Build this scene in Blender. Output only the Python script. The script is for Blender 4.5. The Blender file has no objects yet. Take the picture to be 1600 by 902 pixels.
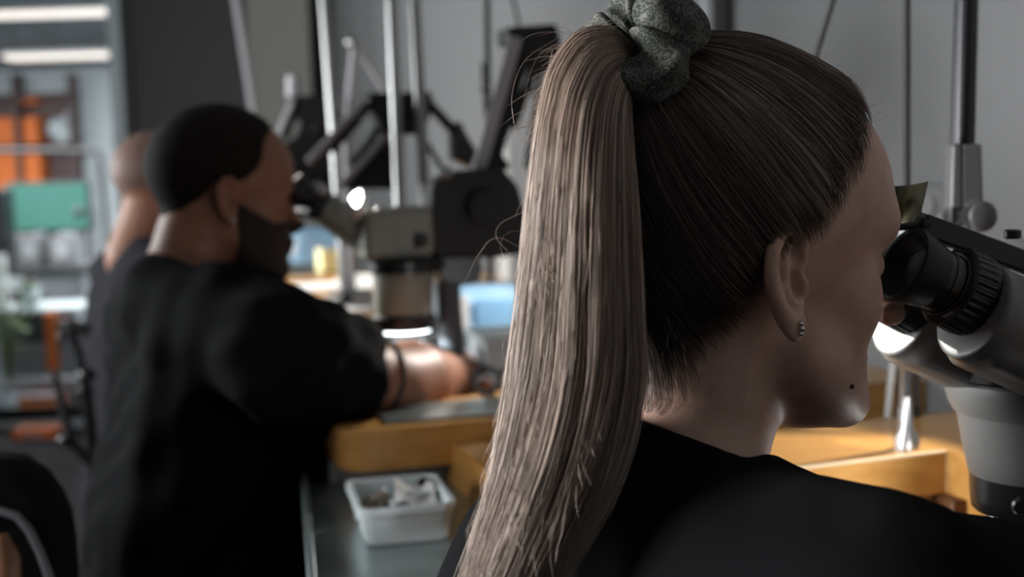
import bpy, math, random
import numpy as np
from mathutils import Vector, Matrix

random.seed(7)
RNG = np.random.default_rng(7)
SC = bpy.context.scene
COL = SC.collection

# ------------------------------------------------------------------ camera
FPX, CX, CY = 2000.0, 800.0, 451.0
PITCH, ROLL = math.radians(5.4), math.radians(1.7)
CAMZ = 1.2
_fw = np.array([0, math.cos(PITCH), -math.sin(PITCH)])
_up0 = np.array([0, math.sin(PITCH), math.cos(PITCH)])
_rt0 = np.array([1.0, 0, 0])
C_RT = math.cos(ROLL) * _rt0 - math.sin(ROLL) * _up0
C_UP = math.cos(ROLL) * _up0 + math.sin(ROLL) * _rt0
C_FW = _fw
C_O = np.array([0, 0, CAMZ])
cam = bpy.data.cameras.new('camera')
cam.sensor_width = 36.0
cam.lens = FPX / 1600 * 36
cam.clip_start = 0.02
cam.dof.use_dof = True
cam.dof.focus_distance = 0.745
cam.dof.aperture_fstop = 5.0
cam.dof.aperture_blades = 9
camo = bpy.data.objects.new('camera', cam)
COL.objects.link(camo)
m = Matrix.Identity(4)
for i in range(3):
    m[i][0], m[i][1], m[i][2], m[i][3] = C_RT[i], C_UP[i], -C_FW[i], C_O[i]
camo.matrix_world = m
SC.camera = camo


def P(px, py, d):
    """world point seen at photo position (px, py) standing d metres away along the view axis"""
    return C_O + d * (C_FW + (px - CX) / FPX * C_RT - (py - CY) / FPX * C_UP)


def PZ(px, py, z):
    r = C_FW + (px - CX) / FPX * C_RT - (py - CY) / FPX * C_UP
    return C_O + r * ((z - CAMZ) / r[2])


# ------------------------------------------------------------------ render look
SC.view_settings.view_transform = 'Standard'
SC.view_settings.look = 'None'
SC.view_settings.gamma = 1.0
SC.view_settings.use_curve_mapping = False
SC.view_settings.exposure = 0.0
SC.render.engine = 'CYCLES'
SC.cycles.use_denoising = True
SC.cycles.max_bounces = 6
SC.cycles.diffuse_bounces = 3
SC.cycles.glossy_bounces = 3
SC.cycles.transmission_bounces = 6
SC.cycles.transparent_max_bounces = 12
SC.cycles.caustics_reflective = False
SC.cycles.caustics_refractive = False
SC.cycles.sample_clamp_indirect = 4.0

# ------------------------------------------------------------------ world and lights
w = bpy.data.worlds.new('world')
SC.world = w
w.use_nodes = True
w.node_tree.nodes['Background'].inputs['Color'].default_value = (0.62, 0.74, 0.9, 1)
w.node_tree.nodes['Background'].inputs['Strength'].default_value = 0.35


def aim(o, d):
    o.rotation_euler = Vector(d).to_track_quat('-Z', 'Y').to_euler()


def area(name, loc, d, sx, sy, power, col=(1, 1, 1), spread=180):
    l = bpy.data.lights.new(name, 'AREA')
    l.shape = 'RECTANGLE'
    l.size, l.size_y = sx, sy
    l.energy = power
    l.color = col
    l.spread = math.radians(spread)
    o = bpy.data.objects.new(name, l)
    COL.objects.link(o)
    o.location = loc
    aim(o, d)
    return o


def lamp(name, kind, loc, power, col=(1, 1, 1), r=0.02, d=None, cone=90, blend=0.3):
    l = bpy.data.lights.new(name, kind)
    l.energy = power
    l.color = col
    l.shadow_soft_size = r
    if kind == 'SPOT':
        l.spot_size = math.radians(cone)
        l.spot_blend = blend
    o = bpy.data.objects.new(name, l)
    COL.objects.link(o)
    o.location = loc
    if d is not None:
        aim(o, d)
    return o


# daylight of the left hand windows, from lamps before their closed blinds
area('near_window_daylight', (-2.66, 0.27, 1.55), (1, 0.12, -0.06), 0.78, 1.1, 165.0, (0.98, 0.985, 1.0))
area('far_window_daylight', (-2.66, 2.80, 1.46), (1, -0.1, -0.06), 1.25, 0.9, 72.0, (0.93, 0.98, 1.0))
# far room daylight and its ceiling tubes
area('far_room_daylight', (-3.5, 9.6, 2.3), (0.1, 0.2, -1), 5.0, 5.0, 900.0, (0.93, 0.98, 1.0))
# sun: enters through the openings of the left wall
SUN_DIR = np.array([0.66, -0.64, -0.30])
SUN_DIR = SUN_DIR / np.linalg.norm(SUN_DIR)
sl = bpy.data.lights.new('sun', 'SUN')
sl.energy = 12.0
sl.angle = math.radians(0.6)
sl.color = (1.0, 0.95, 0.88)
so = bpy.data.objects.new('sun', sl)
COL.objects.link(so)
so.location = (-6, 5, 5)
aim(so, SUN_DIR)

# ------------------------------------------------------------------ materials


def mat(name, col, rough=0.5, metal=0.0, spec=0.5, noise=None, bump=None, coat=0.0, emit=None, trans=0.0, ior=1.45, alpha=None, sheen=0.0, sss=0.0, aniso=0.0):
    """principled material; noise=(scale, other colour, detail, stretch) mottles it, bump=(scale, strength)"""
    mt = bpy.data.materials.new(name)
    mt.use_nodes = True
    nt = mt.node_tree
    b = nt.nodes['Principled BSDF']
    c4 = (*col, 1)
    b.inputs['Base Color'].default_value = c4
    b.inputs['Roughness'].default_value = rough
    b.inputs['Metallic'].default_value = metal
    b.inputs['Specular IOR Level'].default_value = spec
    b.inputs['Coat Weight'].default_value = coat
    b.inputs['Transmission Weight'].default_value = trans
    b.inputs['IOR'].default_value = ior
    b.inputs['Sheen Weight'].default_value = sheen
    if sss:
        b.inputs['Subsurface Weight'].default_value = sss
        b.inputs['Subsurface Radius'].default_value = (0.012, 0.005, 0.003)
        b.inputs['Subsurface Scale'].default_value = 0.6
    if emit:
        b.inputs['Emission Color'].default_value = (*emit[0], 1)
        b.inputs['Emission Strength'].default_value = emit[1]
    tc = nt.nodes.new('ShaderNodeTexCoord')
    if noise:
        mp = nt.nodes.new('ShaderNodeMapping')
        nt.links.new(tc.outputs['Object'], mp.inputs['Vector'])
        if len(noise) > 3:
            mp.inputs['Scale'].default_value = noise[3]
        if len(noise) > 4:
            mp.inputs['Rotation'].default_value = noise[4]
        nz = nt.nodes.new('ShaderNodeTexNoise')
        nz.inputs['Scale'].default_value = noise[0]
        nz.inputs['Detail'].default_value = noise[2] if len(noise) > 2 else 4
        nt.links.new(mp.outputs[0], nz.inputs['Vector'])
        rp = nt.nodes.new('ShaderNodeValToRGB')
        rp.color_ramp.elements[0].position = 0.35
        rp.color_ramp.elements[1].position = 0.68
        rp.color_ramp.elements[0].color = (*noise[1], 1)
        rp.color_ramp.elements[1].color = c4
        nt.links.new(nz.outputs['Fac'], rp.inputs['Fac'])
        nt.links.new(rp.outputs['Color'], b.inputs['Base Color'])
    if bump:
        nz2 = nt.nodes.new('ShaderNodeTexNoise')
        nz2.inputs['Scale'].default_value = bump[0]
        nz2.inputs['Detail'].default_value = 3
        nt.links.new(tc.outputs['Object'], nz2.inputs['Vector'])
        bp = nt.nodes.new('ShaderNodeBump')
        bp.inputs['Strength'].default_value = bump[1]
        bp.inputs['Distance'].default_value = bump[2] if len(bump) > 2 else 0.001
        nt.links.new(nz2.outputs['Fac'], bp.inputs['Height'])
        nt.links.new(bp.outputs['Normal'], b.inputs['Normal'])
    return mt


def attr_mat(name, rough=0.4, spec=0.5, sheen=0.0, sss=0.0):
    mt = mat(name, (0.5, 0.5, 0.5), rough, spec=spec, sheen=sheen, sss=sss)
    nt = mt.node_tree
    a = nt.nodes.new('ShaderNodeVertexColor')
    a.layer_name = 'Col'
    nt.links.new(a.outputs['Color'], nt.nodes['Principled BSDF'].inputs['Base Color'])
    return mt


M = {}
A_WALL = math.radians(18)
WR = (0, 0, -A_WALL)
M['wall'] = mat('wall_paint', (0.215, 0.218, 0.222), 0.8, bump=(60, 0.15, 0.002))
M['wall_dark'] = mat('wall_dark_grey', (0.07, 0.07, 0.075), 0.85)  # dark paint on unseen walls, so that they throw back little light
M['ceiling'] = mat('ceiling_paint', (0.16, 0.16, 0.165), 0.9)
M['floor'] = mat('floor_vinyl', (0.055, 0.052, 0.054), 0.85, spec=0.15, noise=(6, (0.042, 0.04, 0.041)))
M['olive'] = mat('column_paint', (0.23, 0.23, 0.205), 0.7)
M['door'] = mat('door_charcoal', (0.040, 0.040, 0.041), 0.6)
M['post'] = mat('pale_window_frame', (0.56, 0.64, 0.66), 0.5)
M['wood'] = mat('beech_wood', (0.68, 0.365, 0.11), 0.30, spec=0.5, noise=(5, (0.57, 0.28, 0.072), 6, (1.6, 14, 14), WR), bump=(70, 0.12), coat=0.25)
M['wood_edge'] = mat('beech_endgrain', (0.58, 0.28, 0.065), 0.42, noise=(9, (0.44, 0.20, 0.04), 6, (1.5, 9, 9), WR))
M['wood_chip'] = mat('worn_wood_edge', (0.86, 0.68, 0.44), 0.5)
M['wood_dark'] = mat('dark_wood', (0.17, 0.075, 0.03), 0.45, noise=(6, (0.10, 0.04, 0.016), 5, (3, 3, 14)))
M['black'] = mat('black_plastic', (0.014, 0.014, 0.015), 0.32)
M['black_matte'] = mat('matte_black', (0.017, 0.017, 0.018), 0.62)
M['rubber'] = mat('black_rubber', (0.016, 0.016, 0.016), 0.5, spec=0.35)
M['chrome'] = mat('brushed_steel', (0.42, 0.415, 0.41), 0.36, 1.0)
M['steel'] = mat('polished_steel', (0.70, 0.72, 0.75), 0.14, 1.0, noise=(4, (0.5, 0.52, 0.55), 3, (1, 1, 40)))
M['arm_grey'] = mat('grey_arm_paint', (0.50, 0.475, 0.50), 0.5)
M['scope'] = mat('microscope_paint', (0.175, 0.171, 0.164), 0.42, bump=(900, 0.18, 0.0006))
M['scope_old'] = mat('microscope_olive_paint', (0.26, 0.26, 0.215), 0.45)
M['brass'] = mat('aged_brass', (0.17, 0.155, 0.095), 0.3, 1.0, noise=(30, (0.11, 0.10, 0.06)))
M['glass'] = mat('clear_glass', (1, 1, 1), 0.0, trans=1.0, ior=1.45)
M['led'] = mat('led_light', (1, 1, 1), 0.5, emit=((0.88, 0.97, 1.0), 9.0))
M['tube'] = mat('ceiling_tube_light', (1, 1, 1), 0.5, emit=((1.0, 0.90, 0.80), 1.25))
M['orange'] = mat('orange_plastic', (0.85, 0.20, 0.035), 0.5)
M['brown'] = mat('brown_board', (0.155, 0.105, 0.10), 0.7, noise=(7, (0.115, 0.08, 0.078)))
M['screen'] = mat('teal_screen', (0.02, 0.05, 0.05), 0.3, emit=((0.10, 0.30, 0.235), 0.95))
M['white'] = mat('white_plastic', (0.62, 0.69, 0.70), 0.38)
M['paper'] = mat('white_paper', (0.82, 0.82, 0.80), 0.75)
M['blue'] = mat('pale_blue_plastic', (0.42, 0.68, 0.90), 0.42)
M['blue_dk'] = mat('deeper_blue_plastic', (0.25, 0.50, 0.75), 0.42)
M['shirt'] = mat('black_cotton', (0.0055, 0.0055, 0.0062), 0.9, spec=0.06, bump=(350, 0.25))
M['shirt_grey'] = mat('charcoal_cotton', (0.017, 0.0165, 0.020), 0.9, spec=0.08)
M['denim'] = mat('dark_denim', (0.02, 0.024, 0.035), 0.85)
M['shoe'] = mat('dark_shoe', (0.02, 0.02, 0.02), 0.6)
M['skin_w'] = mat('fair_skin', (0.60, 0.385, 0.295), 0.48, spec=0.4, noise=(60, (0.53, 0.32, 0.24), 6), bump=(420, 0.30, 0.0006), sss=0.06)
M['skin_m'] = mat('darkened_skin', (0.31, 0.145, 0.092), 0.5, spec=0.35, noise=(50, (0.26, 0.115, 0.07), 5), bump=(300, 0.2, 0.0006), sss=0.05)  # skin colour darkened to stand for the shade on both men
M['mole'] = mat('mole', (0.10, 0.03, 0.02), 0.6)
M['hair_m'] = mat('cropped_brown_hair', (0.013, 0.008, 0.0065), 0.8, spec=0.2, bump=(700, 0.6, 0.002))
M['beard'] = mat('short_brown_beard', (0.022, 0.012, 0.009), 0.8, bump=(700, 0.6, 0.002))
M['chair'] = mat('black_upholstery', (0.007, 0.007, 0.0075), 0.9, spec=0.08)
M['chair_pipe'] = mat('grey_piping', (0.09, 0.09, 0.10), 0.5)
M['tray'] = mat('metal_tray', (0.36, 0.43, 0.43), 0.28, 0.7, noise=(9, (0.28, 0.34, 0.34)))
M['grey_lt'] = mat('light_grey_laminate', (0.50, 0.51, 0.52), 0.6)
M['grey_md'] = mat('mid_grey_laminate', (0.25, 0.25, 0.26), 0.6)
M['grey_dk'] = mat('dark_slate', (0.06, 0.07, 0.08), 0.6)
M['far_wall'] = mat('far_wall_paint', (0.62, 0.68, 0.71), 0.8)
M['far_ceil'] = mat('far_ceiling_slate', (0.13, 0.155, 0.165), 0.8)
M['leaf'] = mat('leaf_green', (0.12, 0.20, 0.07), 0.6, noise=(20, (0.22, 0.26, 0.13)))
M['stone'] = mat('brown_stone', (0.27, 0.225, 0.18), 0.8, noise=(40, (0.13, 0.105, 0.08)), bump=(60, 0.5, 0.003))
M['yellow'] = mat('pale_yellow_paper', (0.78, 0.72, 0.36), 0.7)
M['device'] = mat('grey_device_plastic', (0.47, 0.50, 0.50), 0.45)
M['cable'] = mat('dark_cable', (0.03, 0.03, 0.03), 0.6)
M['letter'] = mat('engraved_lettering', (0.20, 0.20, 0.19), 0.6)
M['hairstrand'] = attr_mat('hair_strands', 0.38, 0.55)

# ------------------------------------------------------------------ object helpers
WL = {}


def tag(o, label=None, cat=None, group=None, kind=None):
    if label: o['label'] = label
    if cat: o['category'] = cat
    if group: o['group'] = group
    if kind: o['kind'] = kind
    return o


def thing(name, loc, label, cat, group=None):
    o = bpy.data.objects.new(name, None)
    COL.objects.link(o)
    o.empty_display_size = 0.03
    o.location = Vector([float(c) for c in loc])
    WL[o] = np.array(loc, dtype=float)
    return tag(o, label, cat, group)


def mesh_obj(name, V, F, material, parent=None, smooth=True, angle=40, bevel=0.0, cols=None):
    V = np.asarray(V, dtype=np.float64)
    off = WL[parent] if parent is not None else np.zeros(3)
    me = bpy.data.meshes.new(name)
    if isinstance(F, np.ndarray):
        n = F.shape[1]
        me.vertices.add(len(V))
        me.vertices.foreach_set('co', (V - off).astype(np.float32).ravel())
        me.loops.add(F.size)
        me.loops.foreach_set('vertex_index', F.astype(np.int32).ravel())
        me.polygons.add(len(F))
        me.polygons.foreach_set('loop_start', np.arange(0, F.size, n, dtype=np.int32))
        me.update(calc_edges=True)
        me.validate()
    else:
        me.from_pydata([tuple(v) for v in (V - off)], [], F)
        me.update()
    if cols is not None:
        at = me.color_attributes.new('Col', 'FLOAT_COLOR', 'POINT')
        c4 = np.ones((len(V), 4), dtype=np.float32)
        c4[:, :3] = cols
        at.data.foreach_set('color', c4.ravel())
    if smooth:
        me.polygons.foreach_set('use_smooth', np.ones(len(me.polygons), dtype=bool))
        if angle is not None and angle < 179:
            me.set_sharp_from_angle(angle=math.radians(angle))
    if material is not None:
        me.materials.append(material)
    o = bpy.data.objects.new(name, me)
    COL.objects.link(o)
    if parent is not None:
        o.parent = parent
    WL[o] = off
    if bevel > 0:
        bv = o.modifiers.new('bevel', 'BEVEL')
        bv.width = bevel
        bv.segments = 2
        bv.limit_method = 'ANGLE'
        bv.angle_limit = math.radians(50)
    return o


def unit(v):
    v = np.asarray(v, dtype=float)
    return v / max(np.linalg.norm(v), 1e-12)


def frame(t, up=(0, 0, 1)):
    t = unit(t)
    up = np.asarray(up, float)
    if abs(np.dot(t, up)) > 0.98:
        up = np.array([0.0, 1, 0]) if abs(t[1]) < 0.9 else np.array([1.0, 0, 0])
    a = unit(np.cross(up, t))
    b = np.cross(t, a)
    return t, a, b


def rotz(a):
    return np.array([[math.cos(a), -math.sin(a), 0], [math.sin(a), math.cos(a), 0], [0, 0, 1.0]])


class MB:
    def __init__(s):
        s.V, s.F = [], []

    def add(s, V, F):
        n = len(s.V)
        s.V.extend([np.asarray(v, float) for v in V])
        s.F.extend([tuple(i + n for i in f) for f in F])
        return s

    def box(s, c, half, R=None):
        R = np.eye(3) if R is None else R
        c = np.asarray(c, float)
        V = []
        for sx in (-1, 1):
            for sy in (-1, 1):
                for sz in (-1, 1):
                    V.append(c + R @ (np.array([sx, sy, sz]) * np.asarray(half, float)))
        F = [(0, 1, 3, 2), (4, 6, 7, 5), (0, 4, 5, 1), (2, 3, 7, 6), (0, 2, 6, 4), (1, 5, 7, 3)]
        return s.add(V, F)

    def bar(s, p0, p1, w, h, up=(0, 0, 1)):
        p0, p1 = np.asarray(p0, float), np.asarray(p1, float)
        t, a, b = frame(p1 - p0, up)
        R = np.stack([t, a, b], 1)
        return s.box((p0 + p1) / 2, (np.linalg.norm(p1 - p0) / 2, w / 2, h / 2), R)

    def lathe(s, prof, o, axis=(0, 0, 1), n=32, cap=True, ripple=None):
        t, a, b = frame(axis, (0.3, 0.9, 0.2))
        o = np.asarray(o, float)
        V, F = [], []
        for k, (r, z) in enumerate(prof):
            for i in range(n):
                q = 2 * math.pi * i / n
                rr = r
                if ripple and ripple[0] <= k <= ripple[1]:
                    rr = r - (ripple[2] if (i // ripple[3]) % 2 else 0)
                V.append(o + t * z + rr * (math.cos(q) * a + math.sin(q) * b))
        for k in range(len(prof) - 1):
            for i in range(n):
                j = (i + 1) % n
                F.append((k * n + i, k * n + j, (k + 1) * n + j, (k + 1) * n + i))
        if cap:
            F.append(tuple(reversed(range(n))))
            F.append(tuple((len(prof) - 1) * n + i for i in range(n)))
        return s.add(V, F)

    def cyl(s, p0, p1, r0, r1=None, n=24):
        p0, p1 = np.asarray(p0, float), np.asarray(p1, float)
        L = np.linalg.norm(p1 - p0)
        return s.lathe([(r0, 0), (r0 if r1 is None else r1, L)], p0, p1 - p0, n)

    def tube(s, pts, r, n=10, close=False):
        pts = [np.asarray(p, float) for p in pts]
        m_ = len(pts)
        rs = r if hasattr(r, '__len__') else [r] * m_
        V, F = [], []
        prev = None
        for k, p in enumerate(pts):
            if close:
                t = unit(pts[(k + 1) % m_] - pts[k - 1])
            else:
                t = unit(pts[min(k + 1, m_ - 1)] - pts[max(k - 1, 0)])
            if prev is None:
                _, a, b = frame(t)
            else:
                a = unit(prev - t * np.dot(prev, t))
                b = np.cross(t, a)
            prev = a
            for i in range(n):
                q = 2 * math.pi * i / n
                V.append(p + rs[k] * (math.cos(q) * a + math.sin(q) * b))
        for k in range(m_ if close else m_ - 1):
            k2 = (k + 1) % m_
            for i in range(n):
                j = (i + 1) % n
                F.append((k * n + i, k * n + j, k2 * n + j, k2 * n + i))
        if not close:
            F.append(tuple(reversed(range(n))))
            F.append(tuple((m_ - 1) * n + i for i in range(n)))
        return s.add(V, F)

    def prism(s, poly, o, ex, ey, ez, h0, h1):
        """polygon (a, b) in axes ex, ey, extruded from h0 to h1 along ez"""
        o = np.asarray(o, float)
        n = len(poly)
        V = [o + a * ex + b * ey + h0 * ez for a, b in poly] + [o + a * ex + b * ey + h1 * ez for a, b in poly]
        F = [tuple(reversed(range(n))), tuple(range(n, 2 * n))]
        for i in range(n):
            j = (i + 1) % n
            F.append((i, j, n + j, n + i))
        return s.add(V, F)

    def ball(s, c, r, n=16, sq=(1, 1, 1), R=None):
        c = np.asarray(c, float)
        R = np.eye(3) if R is None else R
        m_ = n // 2
        V = [c + R @ (np.array([0, 0, 1.0]) * r * sq[2])]
        for k in range(1, m_):
            th = math.pi * k / m_
            for i in range(n):
                q = 2 * math.pi * i / n
                V.append(c + R @ (r * np.array([math.sin(th) * math.cos(q) * sq[0], math.sin(th) * math.sin(q) * sq[1], math.cos(th) * sq[2]])))
        V.append(c - R @ (np.array([0, 0, 1.0]) * r * sq[2]))
        F = []
        for i in range(n):
            j = (i + 1) % n
            F.append((0, 1 + i, 1 + j))
            for k in range(m_ - 2):
                F.append((1 + k * n + i, 1 + (k + 1) * n + i, 1 + (k + 1) * n + j, 1 + k * n + j))
            F.append((len(V) - 1, 1 + (m_ - 2) * n + j, 1 + (m_ - 2) * n + i))
        return s.add(V, F)

    def build(s, name, material, parent=None, bevel=0.0, angle=40):
        o = mesh_obj(name, s.V, s.F, material, parent, True, angle, bevel)
        return o


def rounded(poly, r, n=5):
    """round the corners listed with radius r[i] of polygon"""
    out = []
    N = len(poly)
    for i in range(N):
        p = np.array(poly[i], float)
        a, b = np.array(poly[i - 1], float), np.array(poly[(i + 1) % N], float)
        rr = r[i] if hasattr(r, '__len__') else r
        if rr <= 0:
            out.append(tuple(p))
            continue
        u, v = unit(a - p), unit(b - p)
        p0, p1 = p + u * rr, p + v * rr
        for k in range(n + 1):
            t = k / n
            out.append(tuple((1 - t) ** 2 * p0 + 2 * t * (1 - t) * p + t * t * p1))
    return out


# ------------------------------------------------------------------ signed distance modelling
def smin(a, b, k):
    h = np.clip(0.5 + 0.5 * (b - a) / k, 0, 1)
    return b * (1 - h) + a * h - k * h * (1 - h)


def smax(a, b, k):
    return -smin(-a, -b, k)


def ell(p, c, r):
    q = p - np.asarray(c, float)
    r = np.asarray(r, float)
    k0 = np.linalg.norm(q / r, axis=-1)
    k1 = np.linalg.norm(q / (r * r), axis=-1)
    return k0 * (k0 - 1.0) / np.maximum(k1, 1e-9)


def cone(p, a, b, ra, rb):
    a, b = np.asarray(a, float), np.asarray(b, float)
    ba = b - a
    pa = p - a
    h = np.clip(pa @ ba / max(ba @ ba, 1e-12), 0, 1)
    return np.linalg.norm(pa - h[..., None] * ba, axis=-1) - (ra + (rb - ra) * h)


def rbox(p, c, half, r, R=None):
    q = p - np.asarray(c, float)
    if R is not None:
        q = q @ R
    q = np.abs(q) - (np.asarray(half, float) - r)
    return np.linalg.norm(np.maximum(q, 0), axis=-1) + np.minimum(q.max(-1), 0) - r


def chain(p, pts, rs):
    d = None
    for i in range(len(pts) - 1):
        e = cone(p, pts[i], pts[i + 1], rs[i], rs[i + 1])
        d = e if d is None else np.minimum(d, e)
    return d


def axis_steps(lo, hi, h, bands):
    """grid line positions: step h, finer inside the bands (lo, hi, step)"""
    xs = [lo]
    while xs[-1] < hi:
        x = xs[-1]
        st = h
        for b0, b1, bh in bands:
            if b0 - 2 * bh <= x <= b1:
                st = min(st, bh)
            elif x < b0 and x + st > b0:
                st = min(st, max(b0 - x, bh))
        xs.append(x + st)
    return np.array(xs)


def surface_nets(f, xs, ys, zs):
    n = (len(xs), len(ys), len(zs))
    B = 4
    V = np.full(n, 1e3, dtype=np.float32)
    # coarse pass
    ci = [np.unique(np.append(np.arange(0, k - 1, B), k - 1)) for k in n]
    mids = [np.array([(a[i[j]] + a[i[j + 1]]) / 2 for j in range(len(i) - 1)]) for a, i in zip((xs, ys, zs), ci)]
    half = [np.array([(a[i[j + 1]] - a[i[j]]) / 2 for j in range(len(i) - 1)]) for a, i in zip((xs, ys, zs), ci)]
    G = np.stack(np.meshgrid(*mids, indexing='ij'), -1)
    D = np.empty(G.shape[:3])
    for i in range(G.shape[0]):
        D[i] = f(G[i].reshape(-1, 3)).reshape(G.shape[1:3])
    HH = np.sqrt(half[0][:, None, None] ** 2 + half[1][None, :, None] ** 2 + half[2][None, None, :] ** 2)
    act = np.abs(D) < HH * 1.35 + 0.15 * HH.min()
    need = np.zeros(n, dtype=bool)
    for b in np.argwhere(act):
        s = [slice(ci[k][b[k]], ci[k][b[k] + 1] + 1) for k in range(3)]
        need[s[0], s[1], s[2]] = True
    for b in np.argwhere(~act & (D < 0)):
        s = [slice(ci[k][b[k]], ci[k][b[k] + 1] + 1) for k in range(3)]
        V[s[0], s[1], s[2]] = -1e3
    idx = np.argwhere(need)
    pts = np.stack([xs[idx[:, 0]], ys[idx[:, 1]], zs[idx[:, 2]]], -1)
    val = np.empty(len(pts))
    for i in range(0, len(pts), 200000):
        val[i:i + 200000] = f(pts[i:i + 200000])
    V[idx[:, 0], idx[:, 1], idx[:, 2]] = val
    S = V < 0
    c = np.zeros(tuple(k - 1 for k in n), dtype=np.int8)
    for dx in (0, 1):
        for dy in (0, 1):
            for dz in (0, 1):
                c += S[dx:n[0] - 1 + dx, dy:n[1] - 1 + dy, dz:n[2] - 1 + dz]
    cells = np.argwhere((c > 0) & (c < 8))
    ids = np.full(c.shape, -1, dtype=np.int64)
    ids[cells[:, 0], cells[:, 1], cells[:, 2]] = np.arange(len(cells))
    acc = np.zeros((len(cells), 3))
    cnt = np.zeros(len(cells))
    ax = (xs, ys, zs)
    offs = [(dx, dy, dz) for dx in (0, 1) for dy in (0, 1) for dz in (0, 1)]
    for a in offs:
        for k in range(3):
            if a[k] == 1:
                continue
            b = list(a)
            b[k] = 1
            ia, ib = cells + np.array(a), cells + np.array(b)
            va = V[ia[:, 0], ia[:, 1], ia[:, 2]].astype(float)
            vb = V[ib[:, 0], ib[:, 1], ib[:, 2]].astype(float)
            cr = (va < 0) != (vb < 0)
            t = np.where(cr, va / np.where(cr, va - vb, 1), 0)
            pa = np.stack([ax[q][ia[:, q]] for q in range(3)], -1)
            pb = np.stack([ax[q][ib[:, q]] for q in range(3)], -1)
            acc += np.where(cr[:, None], pa + t[:, None] * (pb - pa), 0)
            cnt += cr
    VV = acc / np.maximum(cnt, 1)[:, None]
    F = []
    for k in range(3):
        k1, k2 = (k + 1) % 3, (k + 2) % 3
        sl0 = [slice(None)] * 3
        sl1 = [slice(None)] * 3
        sl0[k] = slice(0, n[k] - 1)
        sl1[k] = slice(1, n[k])
        A, Bm = S[tuple(sl0)], S[tuple(sl1)]
        e = np.argwhere(A != Bm)
        e = e[(e[:, k1] > 0) & (e[:, k2] > 0) & (e[:, k1] < n[k1] - 1) & (e[:, k2] < n[k2] - 1)]
        inside = S[e[:, 0], e[:, 1], e[:, 2]]
        q = []
        for d1, d2 in ((-1, -1), (0, -1), (0, 0), (-1, 0)):
            cc = e.copy()
            cc[:, k1] += d1
            cc[:, k2] += d2
            q.append(ids[cc[:, 0], cc[:, 1], cc[:, 2]])
        q = np.stack(q, -1)
        q = q[(q >= 0).all(1)] if (q < 0).any() else q
        if len(q) == len(inside):
            q[~inside] = q[~inside][:, ::-1]
        F.append(q)
    F = np.concatenate(F)
    # pull the vertices onto the true surface
    for _ in range(2):
        eps = 0.02
        d0 = np.empty(len(VV))
        g = np.empty((len(VV), 3))
        for i in range(0, len(VV), 200000):
            p = VV[i:i + 200000]
            d0[i:i + 200000] = f(p)
            for q in range(3):
                dp = np.zeros(3)
                dp[q] = eps
                g[i:i + 200000, q] = (f(p + dp) - d0[i:i + 200000]) / eps
        gn = np.maximum((g * g).sum(1), 0.2)
        st = np.clip(d0 / gn, -0.25, 0.25)
        VV = VV - g * st[:, None] * 0.8
    return VV, F


def sdf_obj(name, f, bounds, h, material, parent, to_world, bands=((), (), ()), angle=None):
    ax = [axis_steps(bounds[k][0], bounds[k][1], h, bands[k]) for k in range(3)]
    V, F = surface_nets(f, *ax)
    return mesh_obj(name, to_world(V), F, material, parent, True, angle)
# ------------------------------------------------------------------ people


def rot_pry(pitch, roll, yaw=0.0):
    """head rotation inside the person frame (f forward, l left, u up): pitch up, roll to the left, yaw to the left"""
    cp, sp = math.cos(pitch), math.sin(pitch)
    cr, sr = math.cos(roll), math.sin(roll)
    cy, sy = math.cos(yaw), math.sin(yaw)
    Rp = np.array([[cp, 0, -sp], [0, 1, 0], [sp, 0, cp]])
    Rr = np.array([[1, 0, 0], [0, cr, sr], [0, -sr, cr]])
    Ry = np.array([[cy, -sy, 0], [sy, cy, 0], [0, 0, 1]])
    return Ry @ Rp @ Rr


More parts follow.
